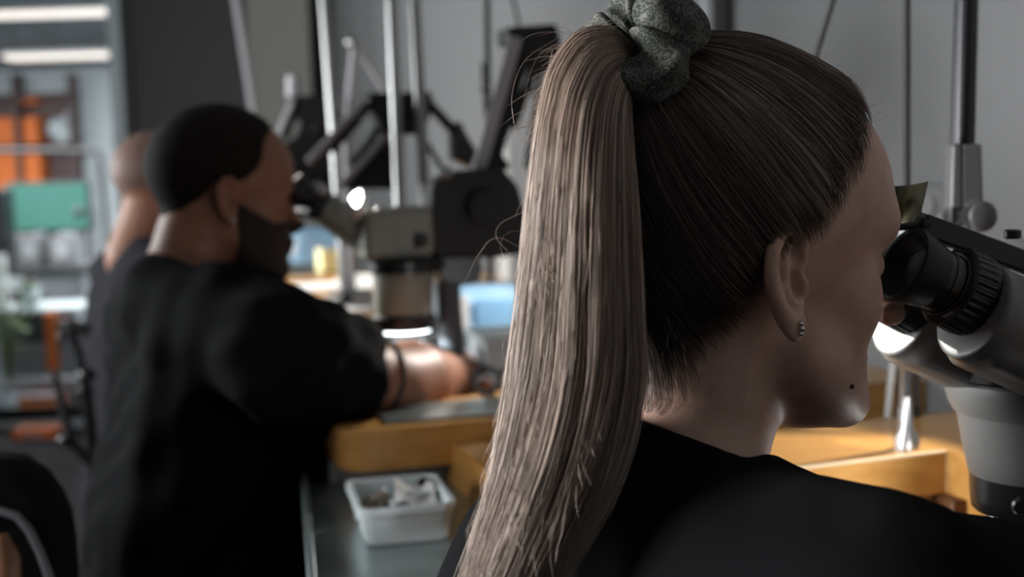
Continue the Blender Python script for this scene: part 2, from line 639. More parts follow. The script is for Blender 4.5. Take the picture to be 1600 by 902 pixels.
def head_core(q, g):
    """g: dict of face measures (cm)"""
    d = ell(q, g.get('cran_c', (-0.8, 0, 4.6)), g.get('cran_r', (9.2, 7.4, 8.4)))
    d = smin(d, ell(q, g.get('fore_c', (3.6, 0, 4.2)), g.get('fore_r', (5.6, 6.2, 6.2))), 2.0)
    d = smin(d, ell(q, g.get('face_c', (4.3, 0, -2.6)), g.get('face_r', (5.0, 5.9, 7.2))), 2.0)
    jz = g.get('jaw', -9.0)
    jf, nf_, bu = g.get('jaw_f', 0), g.get('nose_f', 0), g.get('brow_u', 0)
    for s in (-1, 1):
        d = smin(d, cone(q, (0.4, s * 4.7, -4.4), (7.2 + jf, s * 1.7, jz), 1.5, 1.3), 2.6)
        d = smin(d, ell(q, (5.5 - 0.6 * (bu > 0), s * 4.3, -1.4), (1.7, 1.5, 1.9)), 1.8)
    d = smin(d, ell(q, (7.9 + jf, 0, jz + 0.1), (1.5, 1.9, 1.4)), 1.2)
    d = smin(d, cone(q, (8.9, 0, 2.2 + bu), (7.9, -4.0, 2.0 + bu), 0.8, 0.8), 1.8)
    d = smin(d, cone(q, (8.9, 0, 2.2 + bu), (7.9, 4.0, 2.0 + bu), 0.8, 0.8), 1.8)
    for s in (-1, 1):
        d = smax(d, -ell(q, (9.7 - 0.6 * (bu > 0), s * 3.2, 0.5), (1.3, 1.9, 1.2)), 0.8)
        d = smin(d, ell(q, (7.9 - 0.6 * (bu > 0), s * 3.1, 0.45), (1.15, 1.2, 1.15)), 0.2)
    d = smin(d, cone(q, (9.0, 0, 1.2), (11.0 + nf_, 0, -2.6), 0.62, 0.85), 0.9)
    for s in (-1, 1):
        d = smin(d, ell(q, (10.0 + nf_, s * 1.05, -3.1), (1.0, 0.7, 0.75)), 0.4)
        d = smax(d, -ell(q, (10.5 + nf_, s * 0.72, -3.85), (0.65, 0.34, 0.6)), 0.15)
    d = smin(d, ell(q, (9.0 + jf - 0.5 * (bu > 0), 0, -5.4), (1.0, 2.3, 0.55)), 0.5)
    d = smin(d, ell(q, (8.8 + jf - 0.4 * (bu > 0), 0, -6.4), (1.0, 2.0, 0.6)), 0.5)
    return d


def ear_sdf(q, s, g):
    """one ear, side s (+1 left), in head frame"""
    e0 = np.array(g.get('ear', (-0.6, 6.9, 0.2)))
    c = np.array([e0[0], s * e0[1], e0[2]])
    ang = math.radians(g.get('ear_out', 30))
    k = g.get('ear_k', 1.0)
    tl = math.radians(g.get('ear_tilt', 8))
    X = np.array([math.cos(ang), -s * math.sin(ang), 0])   # towards the face in the ear plane
    N = np.array([math.sin(ang), s * math.cos(ang), 0])    # outward
    Z = np.array([0, 0, 1.0])
    X, Z = math.cos(tl) * X + math.sin(tl) * Z, math.cos(tl) * Z - math.sin(tl) * X
    v = (q - c) / k
    p = np.stack([v @ X, v @ Z, v @ N], -1)
    near = (np.abs(p) < 4.5).all(-1)
    out = np.full(len(q), 9.0)
    out[~near] = np.linalg.norm(p[~near], axis=-1) - 2.0
    p = p[near]
    if len(p):
        base = ell(p, (-0.25, 0.2, 0.0), (1.5, 2.75, 0.45))
        hel = chain(p, [(0.75, 0.3, 0.1), (1.15, 1.2, 0.35), (1.05, 2.2, 0.5), (0.35, 2.95, 0.55), (-0.6, 2.95, 0.55), (-1.45, 2.2, 0.55), (-1.75, 1.1, 0.5), (-1.65, 0.0, 0.45), (-1.3, -1.0, 0.4), (-0.85, -1.8, 0.4)],
                    [0.28, 0.32, 0.36, 0.40, 0.42, 0.42, 0.40, 0.38, 0.38, 0.42])
        d = smin(base, hel, 0.35)
        d = smin(d, chain(p, [(0.1, 2.0, 0.3), (-0.65, 1.0, 0.45), (-0.8, 0.0, 0.45), (-0.35, -0.95, 0.45), (0.35, -1.1, 0.4)], [0.3, 0.34, 0.34, 0.34, 0.28]), 0.3)
        d = smin(d, ell(p, (-0.2, -2.25, 0.35), (0.85, 1.0, 0.42)), 0.5)
        d = smin(d, ell(p, (0.95, -0.35, 0.2), (0.45, 0.7, 0.45)), 0.3)
        d = smax(d, -ell(p, (0.15, 0.0, 0.55), (0.68, 0.85, 0.75)), 0.25)
        d = smax(d, -ell(p, (0.35, 1.15, 0.6), (0.5, 0.75, 0.42)), 0.25)
        out[near] = d * k
    else:
        out[near] = 9
    return out


def hand_sdf(p, wrist, dirv, palm_n, side, curl=0.5):
    """a hand from the wrist point along dirv, palm facing palm_n (cm); side +1 puts the thumb to cross(dir, n)"""
    t = unit(dirv)
    nrm = unit(np.asarray(palm_n, float) - t * np.dot(t, palm_n))
    lat = np.cross(t, nrm) * side
    w0 = np.asarray(wrist, float)
    d = cone(p, w0, w0 + t * 2.5, 2.5, 2.3)
    d = smin(d, rbox(p, w0 + t * 5.0, (4.2, 3.8, 1.25), 1.1, np.stack([t, lat, nrm], 1)), 1.0)
    for i, (o, L) in enumerate(((2.9, 7.0), (1.0, 7.9), (-0.9, 7.3), (-2.7, 5.8))):
        b = w0 + t * 8.6 + lat * o
        a1, a2, a3 = curl * 0.7, curl * 1.7, curl * 2.3
        p1 = b + L * 0.45 * (math.cos(a1) * t + math.sin(a1) * nrm)
        p2 = p1 + L * 0.32 * (math.cos(a2) * t + math.sin(a2) * nrm)
        p3 = p2 + L * 0.23 * (math.cos(a3) * t + math.sin(a3) * nrm)
        d = smin(d, chain(p, [b, p1, p2, p3], [0.95, 0.88, 0.8, 0.7]), 0.25)
    b = w0 + t * 2.6 + lat * 2.6
    p1 = b + 3.6 * unit(t * 0.75 + lat * 0.6 + nrm * 0.35)
    p2 = p1 + 3.0 * unit(t * 0.9 + lat * 0.1 + nrm * 0.5)
    d = smin(d, chain(p, [b, p1, p2], [1.3, 1.05, 0.85]), 0.5)
    return d


class Body:
    """pose and measures of one seated person; all points in the person frame, cm"""

    def __init__(s, H, yaw, g):
        s.H = np.asarray(H, float)
        s.F = np.array([math.cos(yaw), math.sin(yaw), 0])
        s.L = np.array([-math.sin(yaw), math.cos(yaw), 0])
        s.g = g
        s.Rh = rot_pry(*[math.radians(x) for x in g.get('head', (0, 0, 0))])
        s.k = g.get('k', 1.0)

    def w(s, q):
        q = np.asarray(q, float) / 100.0
        return s.H + q[..., 0:1] * s.F + q[..., 1:2] * s.L + q[..., 2:3] * np.array([0, 0, 1.0])

    def inv(s, X):
        v = np.asarray(X, float) - s.H
        return np.array([v @ s.F, v @ s.L, v[2]]) * 100

    def hw(s, q):
        """head frame to world"""
        return s.w(np.asarray(q, float) @ s.Rh.T)

    def head(s, p, ears=True):
        q = p @ s.Rh
        far = np.linalg.norm(q - np.array([0.5, 0, 1.0]), axis=-1)
        out = far - 12.5
        m_ = far < 18
        qq = q[m_]
        if len(qq):
            d = head_core(qq, s.g)
            if ears:
                for sd in (-1, 1):
                    d = smin(d, ear_sdf(qq, sd, s.g), 0.35)
            out[m_] = d
        return out

    def torso(s, p, inf=0.0):
        g = s.g
        nb = np.array(g['c7'])
        hp = np.array(g['hip'])
        ax = hp - nb
        cr = g.get('chest_r', 11.0)
        wds = g.get('wds', (8.0, 8.0, 5.0, 7.5))
        d = None
        for f, r, wd in ((0.22, cr * 0.92, wds[0]), (0.42, cr, wds[1]), (0.66, cr * g.get('waist', 0.93), wds[2]), (0.95, cr * 1.08, wds[3])):
            c = nb + ax * f + np.array(g.get('front', (5.0, 0, 0)))
            e = cone(p, c + np.array([0, wd, 0]), c - np.array([0, wd, 0]), r + inf, r + inf)
            d = e if d is None else smin(d, e, 7.0)
        for sd in ('R', 'L'):
            sh = np.array(g['sh' + sd])
            d = smin(d, cone(p, nb + np.array([1.5, 0, -3.5]), sh, 5.2 + inf, g.get('sh_r', 6.2) + inf), 4.0)
        return d

    def arm(s, p, sd, inf=0.0, part='all'):
        g = s.g
        sh, el, wr = (np.array(g[k + sd], float) for k in ('sh', 'el', 'wr'))
        r0, r1, r2, r3 = g.get('arm_r', (5.8, 4.6, 4.3, 2.8))
        d = cone(p, sh, el, r0 + inf, r1 + inf)
        if part == 'upper':
            return d
        mid = el * 0.7 + wr * 0.3
        e = smin(cone(p, el, mid, r1 * 0.92 + inf, r2 + inf), cone(p, mid, wr, r2 + inf, r3 + inf), 2)
        return smin(d, e, 2.5)

    def legs(s, p, inf=0.0):
        g = s.g
        d = None
        for sd in ('R', 'L'):
            hp, kn, an = (np.array(g[k + sd], float) for k in ('hp', 'kn', 'an'))
            e = smin(cone(p, hp, kn, 8.5 + inf, 6.2 + inf), cone(p, kn, an, 6.0 + inf, 4.2 + inf), 3)
            d = e if d is None else smin(d, e, 2.0)
        return d

    def skin(s, p):
        g = s.g
        d = s.head(p)
        nk = [np.array(x, float) for x in g['neck']]
        d = smin(d, chain(p, nk, g['neck_r']), g.get('neck_k', 1.6))
        d = smin(d, s.torso(p, -1.2), 3.0)
        for sd in ('R', 'L'):
            d = smin(d, s.arm(p, sd), 1.5)
            wr, el = np.array(g['wr' + sd], float), np.array(g['el' + sd], float)
            hd = np.array(g.get('hand' + sd, wr - el), float)
            far = np.linalg.norm(p - wr, axis=-1)
            h = far - 16.0
            m_ = far < 24
            if m_.any():
                h[m_] = hand_sdf(p[m_], wr, hd, g.get('palm' + sd, (0, 0, -1)), 1 if sd == 'R' else -1, g.get('curl', 0.5))
            d = smin(d, h, 1.0)
        d = smin(d, s.legs(p, -1.2), 3.0)
        for sd in ('R', 'L'):
            an = np.array(g['an' + sd], float)
            d = smin(d, cone(p, an + np.array([-2, 0, -4.0]), an + np.array([12, 0, -5.5]), 3.2, 2.4), 2.0)
        return d

    def shirt(s, p):
        g = s.g
        inf = g.get('shirt_inf', 1.0)
        d = s.torso(p, inf)
        for sd in ('R', 'L'):
            sl = g.get('sleeve', 'long')
            if sl == 'long':
                e = s.arm(p, sd, inf)
                wr, el = np.array(g['wr' + sd], float), np.array(g['el' + sd], float)
                t = unit(wr - el)
                e = np.maximum(e, (p - (wr - t * 1.5)) @ t)
            else:
                sh, el = np.array(g['sh' + sd], float), np.array(g['el' + sd], float)
                t = unit(el - sh)
                L = np.linalg.norm(el - sh)
                e = cone(p, sh, sh + t * L, g.get('arm_r', (5.8,))[0] + inf, g.get('arm_r', (5.8,))[0] + inf + g.get('flare', 1.2))
                e = smax(e, (p - (sh + t * L * sl)) @ unit(g.get('cutn' + sd, t)), 0.4)
            d = smin(d, e, g.get('sleeve_k', 3.0))
        # folds
        a = g.get('fold', 0.35)
        if a:
            d = d + a * (np.sin(p[:, 0] * 0.55 + 0.35 * p[:, 2] + 1.3 * np.sin(p[:, 1] * 0.21)) * np.sin(p[:, 1] * 0.33 + 0.4 * p[:, 2]) + 0.6 * np.sin(p[:, 0] * 0.9 - p[:, 2] * 0.7 + p[:, 1] * 0.2)) * 0.7
        for c, r, amp in g.get('bumps', ()):
            d = d - amp * np.exp(-((p - np.array(c, float)) ** 2).sum(-1) / (r * r))
        # neck opening
        cn, ct = np.array(g['collar'][0], float), unit(g['collar'][1])
        rad_ = np.linalg.norm(np.cross(p - cn, ct), axis=-1)
        d = smax(d, -np.maximum(cn @ ct - p @ ct, rad_ - g.get('collar_r', 9.5)), 0.6)
        hp = np.array(g['hip'])
        d = np.maximum(d, (hp[2] - 4.0) - p[:, 2])
        return d

    def trousers(s, p):
        d = s.legs(p, 0.8)
        g = s.g
        hp = np.array(g['hip'])
        d = smin(d, cone(p, hp + np.array([4, 7, 2.0]), hp + np.array([4, -7, 2.0]), 11.0, 11.0), 4)
        d = np.maximum(d, p[:, 2] - (hp[2] + 8))
        return d


def shoe_obj(B, sd, parent):
    an = np.array(B.g['an' + sd], float)

    def f(p):
        d = cone(p, an + np.array([-3.0, 0, -5.0]), an + np.array([14, 0, -6.0]), 4.6, 3.6)
        d = smin(d, cone(p, an + np.array([-1.0, 0, 1]), an + np.array([-1, 0, -4]), 5.0, 4.8), 2)
        return np.maximum(np.maximum(d, (an[2] - 8.6) - p[:, 2]), p[:, 2] - an[2] - 1.0)
    b = [(an[k] - [9, 7, 10][k], an[k] + [20, 7, 4][k]) for k in range(3)]
    return sdf_obj('shoe', f, b, 0.9, M['shoe'], parent, B.w)


def raycast_head(B, dirs, C):
    """distance from C along dirs (head frame) to the skin, ears left out"""
    r = np.full(len(dirs), 17.0)
    for _ in range(40):
        q = C + dirs * r[:, None]
        d = head_core(q, B.g)
        d = smin(d, chain(q @ B.Rh.T, [np.array(x, float) for x in B.g['neck']], B.g['neck_r']), 1.6)
        r = r - 0.7 * d
    return r


def sph(az, el):
    return np.stack([np.cos(el) * np.cos(az), np.cos(el) * np.sin(az), np.sin(el)], -1)


def hair_cap(B, name, parent, material, hairline, C, off=0.5, na=96, ne=40, power=0.5, soft=0.0):
    """shell over the scalp, from the hairline (deg elevation as a function of deg azimuth) to the crown"""
    az = np.linspace(-math.pi, math.pi, na, endpoint=False)
    e0 = np.radians([hairline(math.degrees(a)) + soft for a in az])
    V = []
    for k in range(ne):
        t = k / (ne - 1)
        el = e0 + (math.pi / 2 - 0.002 - e0) * t
        d = sph(az, el)
        r = raycast_head(B, d, C)
        rise = np.clip(t * 5, 0, 1) ** power
        V.append(C + d * (r - 0.12 + (off + 0.12) * rise)[:, None])
    V = np.concatenate(V)
    F = []
    for k in range(ne - 1):
        i = np.arange(na)
        j = (i + 1) % na
        F.append(np.stack([k * na + i, k * na + j, (k + 1) * na + j, (k + 1) * na + i], -1))
    F = np.concatenate(F)
    return mesh_obj(name, B.hw(V), F, material, parent, True, None)


def tubes(name, paths, rad, cols, material, parent, sides=3):
    """many thin strands as one mesh; paths (n, k, 3), rad (n, k), cols (n, 3) or (n, k, 3)"""
    n, k, _ = paths.shape
    t = np.gradient(paths, axis=1)
    t /= np.maximum(np.linalg.norm(t, axis=-1, keepdims=True), 1e-9)
    ref = RNG.normal(size=(n, 1, 3))
    a = np.cross(t, np.broadcast_to(ref, t.shape))
    a /= np.maximum(np.linalg.norm(a, axis=-1, keepdims=True), 1e-9)
    b = np.cross(t, a)
    ring = []
    for i in range(sides):
        q = 2 * math.pi * i / sides
        ring.append(paths + rad[..., None] * (math.cos(q) * a + math.sin(q) * b))
    V = np.stack(ring, 2).reshape(-1, 3)
    base = (np.arange(n)[:, None] * k + np.arange(k - 1)[None, :]) * sides
    F = []
    for i in range(sides):
        j = (i + 1) % sides
        F.append(np.stack([base + i, base + j, base + sides + j, base + sides + i], -1).reshape(-1, 4))
    F = np.concatenate(F)
    c = cols if cols.ndim == 3 else np.repeat(cols[:, None, :], k, 1)
    c = np.repeat(c[:, :, None, :], sides, 2).reshape(-1, 3)
    return mesh_obj(name, V, F, material, parent, True, None, cols=c)


def resample(ctrl, ts):
    """Catmull-Rom through (t, values...) rows"""
    ctrl = np.asarray(ctrl, float)
    T, Y = ctrl[:, 0], ctrl[:, 1:]
    dY = np.gradient(Y, T, axis=0)
    i = np.clip(np.searchsorted(T, ts, side='right') - 1, 0, len(T) - 2)
    h = (T[i + 1] - T[i])[:, None]
    s = ((ts - T[i]) / (T[i + 1] - T[i]))[:, None]
    return ((2 * s ** 3 - 3 * s ** 2 + 1) * Y[i] + (s ** 3 - 2 * s ** 2 + s) * h * dY[i] + (-2 * s ** 3 + 3 * s ** 2) * Y[i + 1] + (s ** 3 - s ** 2) * h * dY[i + 1])


# ---------------------------------------------------------------- the woman in front
YAW_W = math.radians(27)
ear_pt = P(1249, 462, 0.700)
_Lw = np.array([-math.sin(YAW_W + 0.07), math.cos(YAW_W + 0.07), 0])
H_W = ear_pt + 0.069 * _Lw + 0.016 * np.array([math.cos(YAW_W + 0.07), math.sin(YAW_W + 0.07), 0])
gw = dict(head=(2.5, 3, 2), k=1.0,
          cran_c=(-0.8, 0, 5.4), cran_r=(9.3, 7.3, 8.6), fore_c=(4.3, 0, 4.9), fore_r=(6.2, 6.5, 6.9),
          face_c=(3.3, 0, -2.2), face_r=(4.7, 5.4, 6.9), jaw=-8.0, jaw_f=-0.9, nose_f=1.3, brow_u=0.9,
          ear=(-2.0, 6.75, 0.4), ear_k=0.98, ear_out=10, ear_tilt=4,
          neck=[(-2.4, 0, -1.5), (-3.2, 0, -7.0), (-5.7, 0, -12.5), (-7.5, 0, -17)], neck_r=[5.0, 4.9, 5.2, 6.0],
          c7=(-8.5, 0, -9.0), hip=(-18, 0, -60), chest_r=8.8, wds=(7.4, 7.2, 5.0, 7), front=(3.5, 0, 0), sh_r=6.0,
          shR=(-5, -17, -16.8), elR=(20, -20, -17.8), wrR=(38, -9, -17.5), handR=(1, 0.35, -0.1), palmR=(0.2, 0.4, -1),
          shL=(-.5, 13.5, -20.5), elL=(8, 18, -42.0), wrL=(28, 8, -31), handL=(1, -0.35, 0.1), palmL=(0.2, -0.4, -1),
          arm_r=(5.8, 4.8, 4.2, 2.7), curl=0.55,
          hpR=(-12, -9, -62), knR=(18, -11, -60), anR=(20, -11, -101), hpL=(-12, 9, -62), knL=(18, 11, -60), anL=(20, 11, -101),
          collar=((-9.4, 0, -6.4), (0.50, 0, 1.0)), shirt_inf=1.0, sleeve='long', fold=0.25)
BW = Body(H_W, YAW_W, gw)



def hit(B, px, py, lo=0.4, hi=2.5, f=None):
    """depth at which the line of sight through a photo point meets a body"""
    f = f or B.skin
    d = lo
    for _ in range(160):
        q = B.inv(P(px, py, d))
        s = float(f(q[None, :])[0])
        if s < 0.02:
            return d
        d += max(s * 0.006, 0.0004)
        if d > hi:
            break
    return None


def make_person(B, name, label, skin, shirt_m, bounds, head_h, shirt_h, collar_child=None):
    g = B.g
    base = B.w(np.array([-10.0, 0, 0]))
    base[2] = 0.0
    root = thing(name, base, label, 'person')
    wl, wr_ = np.array(g['wrL']), np.array(g['wrR'])
    hb = 0.7
    bands = ([(-11, 13, head_h), (min(wl[0], wr_[0]) - 3, max(wl[0], wr_[0]) + 18, hb)],
             [(-8.8, 8.8, head_h), (wl[1] - 14, wl[1] + 8, hb), (wr_[1] - 8, wr_[1] + 14, hb)],
             [(-12, 15, head_h), (min(wl[2], wr_[2]) - 9, max(wl[2], wr_[2]) + 5, hb)])
    sdf_obj('body', B.skin, bounds, 1.4, skin, root, B.w, bands)
    sdf_obj('shirt', B.shirt, bounds, shirt_h, shirt_m, root, B.w)
    sdf_obj('trousers', B.trousers, bounds, 1.5, M['denim'], root, B.w)
    for sd in ('R', 'L'):
        shoe_obj(B, sd, root)
    return root


gw['bumps'] = []
_b = []
for _x, _y, _r, _a in ((1382, 806, 2.6, 1.1), (1462, 830, 1.8, 0.7), (1530, 850, 2.0, 0.6), (1262, 772, 2.4, 0.6), (1322, 815, 1.6, -0.5), (1427, 830, 1.4, -0.4)):
    _d = hit(BW, _x, _y, .4, 1.2, BW.shirt)
    if _d:
        _b.append((BW.inv(P(_x, _y, _d)), _r, _a))
gw['bumps'] = _b

WOMAN = make_person(BW, 'person', 'person with long blonde ponytail and black top bending to the microscope at right', M['skin_w'], M['shirt'],
                    [(-52, 62), (-36, 38), (-112, 16)], 0.24, 0.7)


# hair on her head: swept from the hairline to the tie
HC = np.array([-0.8, 0, 4.8])


def lerp_tab(tab, x):
    xs_, ys_ = zip(*tab)
    return float(np.interp(x, xs_, ys_))


HL_TAB = [(0, 33), (25, 31), (42, 24), (55, 12), (68, -2), (80, -16), (90, -20), (101, -26), (109, -40), (118, -48), (130, -52), (150, -55), (165, -59), (180, -62)]


def hairline_w(a):
    return lerp_tab(HL_TAB, abs(a))


M['hair_base'] = mat('dark_blonde_hair_base', (0.035, 0.024, 0.018), 0.7, noise=(60, (0.022, 0.015, 0.012), 5, (1, 1, 1)))
hcap = hair_cap(BW, 'hair', WOMAN, M['hair_base'], hairline_w, HC, off=0.55, soft=7.0)
tag(hcap, 'ash blonde hair combed back smoothly to the ponytail')
TIE = np.array([-5.6, 0.2, 13.6])         # head frame, cm, on the crown


def scalp_strands(n, k=26):
    az = RNG.uniform(-math.pi, math.pi, n)
    # more strands on the side that shows
    az = np.where(RNG.random(n) < 0.62, -np.abs(az), np.abs(az))
    e0 = np.radians([hairline_w(math.degrees(a)) for a in az]) + np.where(np.abs(az) > 1.9, np.abs(RNG.normal(0, 0.05, n)), np.maximum(RNG.normal(0.045, 0.07, n), -0.04)) - np.where(np.abs(az) > 1.9, np.abs(RNG.normal(0, 0.02, n)), 0)
    up = np.where(RNG.random(n) < 0.45, RNG.random(n) ** 2.2 * 0.16, RNG.random(n) * 0.75)
    el = e0 + (math.pi / 2 - e0) * up
    d0 = sph(az, el)
    tie_d = unit(TIE - HC)
    d0 = d0[(d0 @ tie_d) < 0.955]
    n = len(d0)
    ts = np.linspace(0, 1, k)
    om = np.arccos(np.clip(d0 @ tie_d, -1, 1))
    so_ = np.sin(om)
    dirs = (np.sin((1 - ts)[None, :] * om[:, None]) / so_[:, None])[..., None] * d0[:, None, :] + (np.sin(ts[None, :] * om[:, None]) / so_[:, None])[..., None] * tie_d
    # a slight sag so that the sides sweep under the curve of the skull
    sag = 0.27 * np.sin(math.pi * ts)[None, :] * np.clip(om[:, None] - 0.5, 0, 1.5)
    dirs[..., 2] -= sag * RNG.uniform(0.7, 1.15, n)[:, None] * 0.55
    # locks
    ph = np.arctan2(d0[:, 1], d0[:, 0])
    lock = np.round(ph * 15 + RNG.normal(0, 0.25, n))
    wob = (np.sin(lock * 12.9898) * 43758.5453) % 1.0 - 0.5
    side = np.cross(np.broadcast_to(tie_d, d0.shape), d0)
    side /= np.maximum(np.linalg.norm(side, axis=-1, keepdims=True), 1e-9)
    dirs += (0.035 * wob[:, None] * np.sin(math.pi * ts)[None, :])[..., None] * side[:, None, :]
    dirs += (RNG.normal(0, 0.010, n)[:, None] * np.sin(math.pi * ts * 1.5)[None, :])[..., None] * side[:, None, :]
    dirs /= np.linalg.norm(dirs, axis=-1, keepdims=True)
    r = raycast_head(BW, dirs.reshape(-1, 3), HC).reshape(n, k)
    lay = RNG.random(n) * 0.42
    ridge = ((np.sin(lock * 78.233) * 12543.12) % 1.0) * 0.16
    off = 0.02 + (0.58 + lay + ridge)[:, None] * np.clip(ts * 6 + up[:1] * 0 + 0.15, 0, 1)[None, :] ** 0.6
    pts = HC + dirs * (r + off)[..., None]
    bl = np.clip((ts - 0.86) / 0.14, 0, 1)[None, :, None] ** 1.5
    tgt = TIE + RNG.normal(0, 0.45, (n, 1, 3)) * np.array([1, 1, 0.4])
    pts = pts * (1 - bl) + tgt * bl
    return pts, lock


pts, lock = scalp_strands(15000)
n = len(pts)
lk = ((np.sin(lock * 45.164) * 9532.77) % 1.0)
mixv = np.clip(0.72 * lk + 0.33 * RNG.random(n), 0, 1)
c_dark, c_mid, c_light = np.array([0.060, 0.042, 0.033]), np.array([0.15, 0.107, 0.083]), np.array([0.42, 0.325, 0.26])
cols = np.where(mixv[:, None] < 0.6, c_dark + (c_mid - c_dark) * (mixv[:, None] / 0.6), c_mid + (c_light - c_mid) * ((mixv[:, None] - 0.6) / 0.4) ** 1.5)
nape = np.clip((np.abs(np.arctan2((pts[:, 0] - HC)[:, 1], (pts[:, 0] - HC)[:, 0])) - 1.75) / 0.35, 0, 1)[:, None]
cols = cols * (1 - 0.55 * nape)  # nape strands get a darker colour in place of the shade there
rad = np.full((n, pts.shape[1]), 0.00021) * RNG.uniform(0.7, 1.2, (n, 1))
rad[:, :6] *= np.linspace(0.18, 1.0, 6)
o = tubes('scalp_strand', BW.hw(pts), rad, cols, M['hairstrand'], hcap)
tag(o, kind='stuff')

# the ponytail: traced outline edges at their own depth, filled with strands
PL = [(0.0, 990, 70), (0.05, 958, 44), (0.11, 905, 50), (0.17, 868, 95), (0.25, 846, 165), (0.38, 828, 300), (0.52, 815, 440), (0.66, 799, 575), (0.82, 770, 720), (1.0, 712, 925)]
PR = [(0.0, 1000, 132), (0.05, 990, 142), (0.11, 986, 172), (0.17, 988, 215), (0.25, 992, 275), (0.38, 998, 385), (0.52, 1003, 500), (0.66, 1004, 610), (0.82, 968, 755), (1.0, 868, 935)]
DM = [(0.0, 0.715), (0.05, 0.700), (0.11, 0.688), (0.17, 0.680), (0.25, 0.677), (0.38, 0.675), (0.52, 0.672), (0.66, 0.668), (0.82, 0.658), (1.0, 0.644)]
TH = [(0.0, 0.012), (0.11, 0.022), (0.25, 0.034), (0.5, 0.036), (0.82, 0.030), (1.0, 0.018)]


def pony(u, wv, ts):
    """strands at lateral u, depth wv (arrays n or n x k), t (n x k) -> world"""
    sh = ts.shape
    f = ts.ravel()
    L, R = resample(PL, f).reshape(*sh, 2), resample(PR, f).reshape(*sh, 2)
    D = resample(DM, f).reshape(sh)
    T = resample(TH, f).reshape(sh)
    u = np.broadcast_to(u, sh)
    wv = np.broadcast_to(wv, sh)
    px = L + (R - L) * ((u + 1) / 2)[..., None]
    d = D + wv * T
    return C_O + d[..., None] * (C_FW + ((px[..., 0] - CX) / FPX)[..., None] * C_RT - ((px[..., 1] - CY) / FPX)[..., None] * C_UP)


def pony_strands(n, k=40):
    nl = 150
    la = RNG.uniform(0, 2 * math.pi, nl)
    lr = np.sqrt(RNG.random(nl)) * 0.93
    lu, lw_ = lr * np.cos(la), lr * np.sin(la)
    li = RNG.integers(0, nl, n)
    sp = np.where(RNG.random(n) < 0.8, 0.075, 0.2)
    u0 = lu[li] + RNG.normal(0, 1, n) * sp
    w0 = lw_[li] + RNG.normal(0, 1, n) * sp
    rr = np.hypot(u0, w0)
    s_ = np.where(rr > 1.02, 1.02 / rr, 1)
    u0, w0 = u0 * s_, w0 * s_
    ends = np.where(RNG.random(n) < 0.72, RNG.uniform(0.86, 1.08, n), RNG.uniform(0.42, 0.95, n))
    lend = RNG.uniform(-0.05, 0.05, nl)[li]
    ts = np.linspace(0, 1, k)[None, :] ** 1.15 * (ends + lend)[:, None]
    ts = np.clip(ts, 0, 1.0)
    amp = RNG.uniform(0.02, 0.07, nl)[li]
    phs = RNG.uniform(0, 6.28, nl)[li]
    fr = RNG.uniform(3, 7, nl)[li]
    u = u0[:, None] + amp[:, None] * np.sin(fr[:, None] * ts + phs[:, None]) * np.clip(ts * 3, 0, 1) + RNG.normal(0, 0.018, n)[:, None] * np.sin(9 * ts + RNG.uniform(0, 6, n)[:, None])
    wv = w0[:, None] + 0.06 * np.cos(fr[:, None] * ts + phs[:, None])
    # loosen towards the tips
    tip = np.clip((ts / np.maximum(ts[:, -1:], 1e-6) - 0.8) / 0.2, 0, 1) ** 2
    u = u + tip * RNG.normal(0, 0.06, n)[:, None]
    return pony(u, wv, ts), li, u0, w0


pts, li, u0, w0 = pony_strands(13000)
n, k = pts.shape[:2]
lv = RNG.random(400)[li]
mixv = np.clip(0.6 * lv + 0.4 * RNG.random(n), 0, 1)
q0, q1, q2 = np.array([0.15, 0.102, 0.076]), np.array([0.40, 0.298, 0.234]), np.array([0.70, 0.575, 0.475])
cols = np.where(mixv[:, None] < 0.5, q0 + (q1 - q0) * mixv[:, None] * 2, q1 + (q2 - q1) * (mixv[:, None] - 0.5) * 2)
rad = np.full((n, k), 0.00020) * RNG.uniform(0.65, 1.25, (n, 1))
rad[:, -6:] *= np.linspace(1, 0.25, 6)
ponyo = tubes('ponytail', pts, rad, cols, M['hairstrand'], WOMAN)
tag(ponyo, 'long straight ash blonde ponytail')

# loose hairs around the ponytail, the crown, the temple and the nape
fl, fr_ = [], []


def loose(pxs, d0, d1, r=0.00009, jit=0.0):
    """one loose hair through photo points"""
    c = [(i / (len(pxs) - 1), *p) for i, p in enumerate(pxs)]
    q = resample(c, np.linspace(0, 1, 26))
    dd = np.linspace(d0, d1, 26)
    fl.append(np.array([P(a, b, d) for (a, b), d in zip(q, dd)]))
    fr_.append(r)


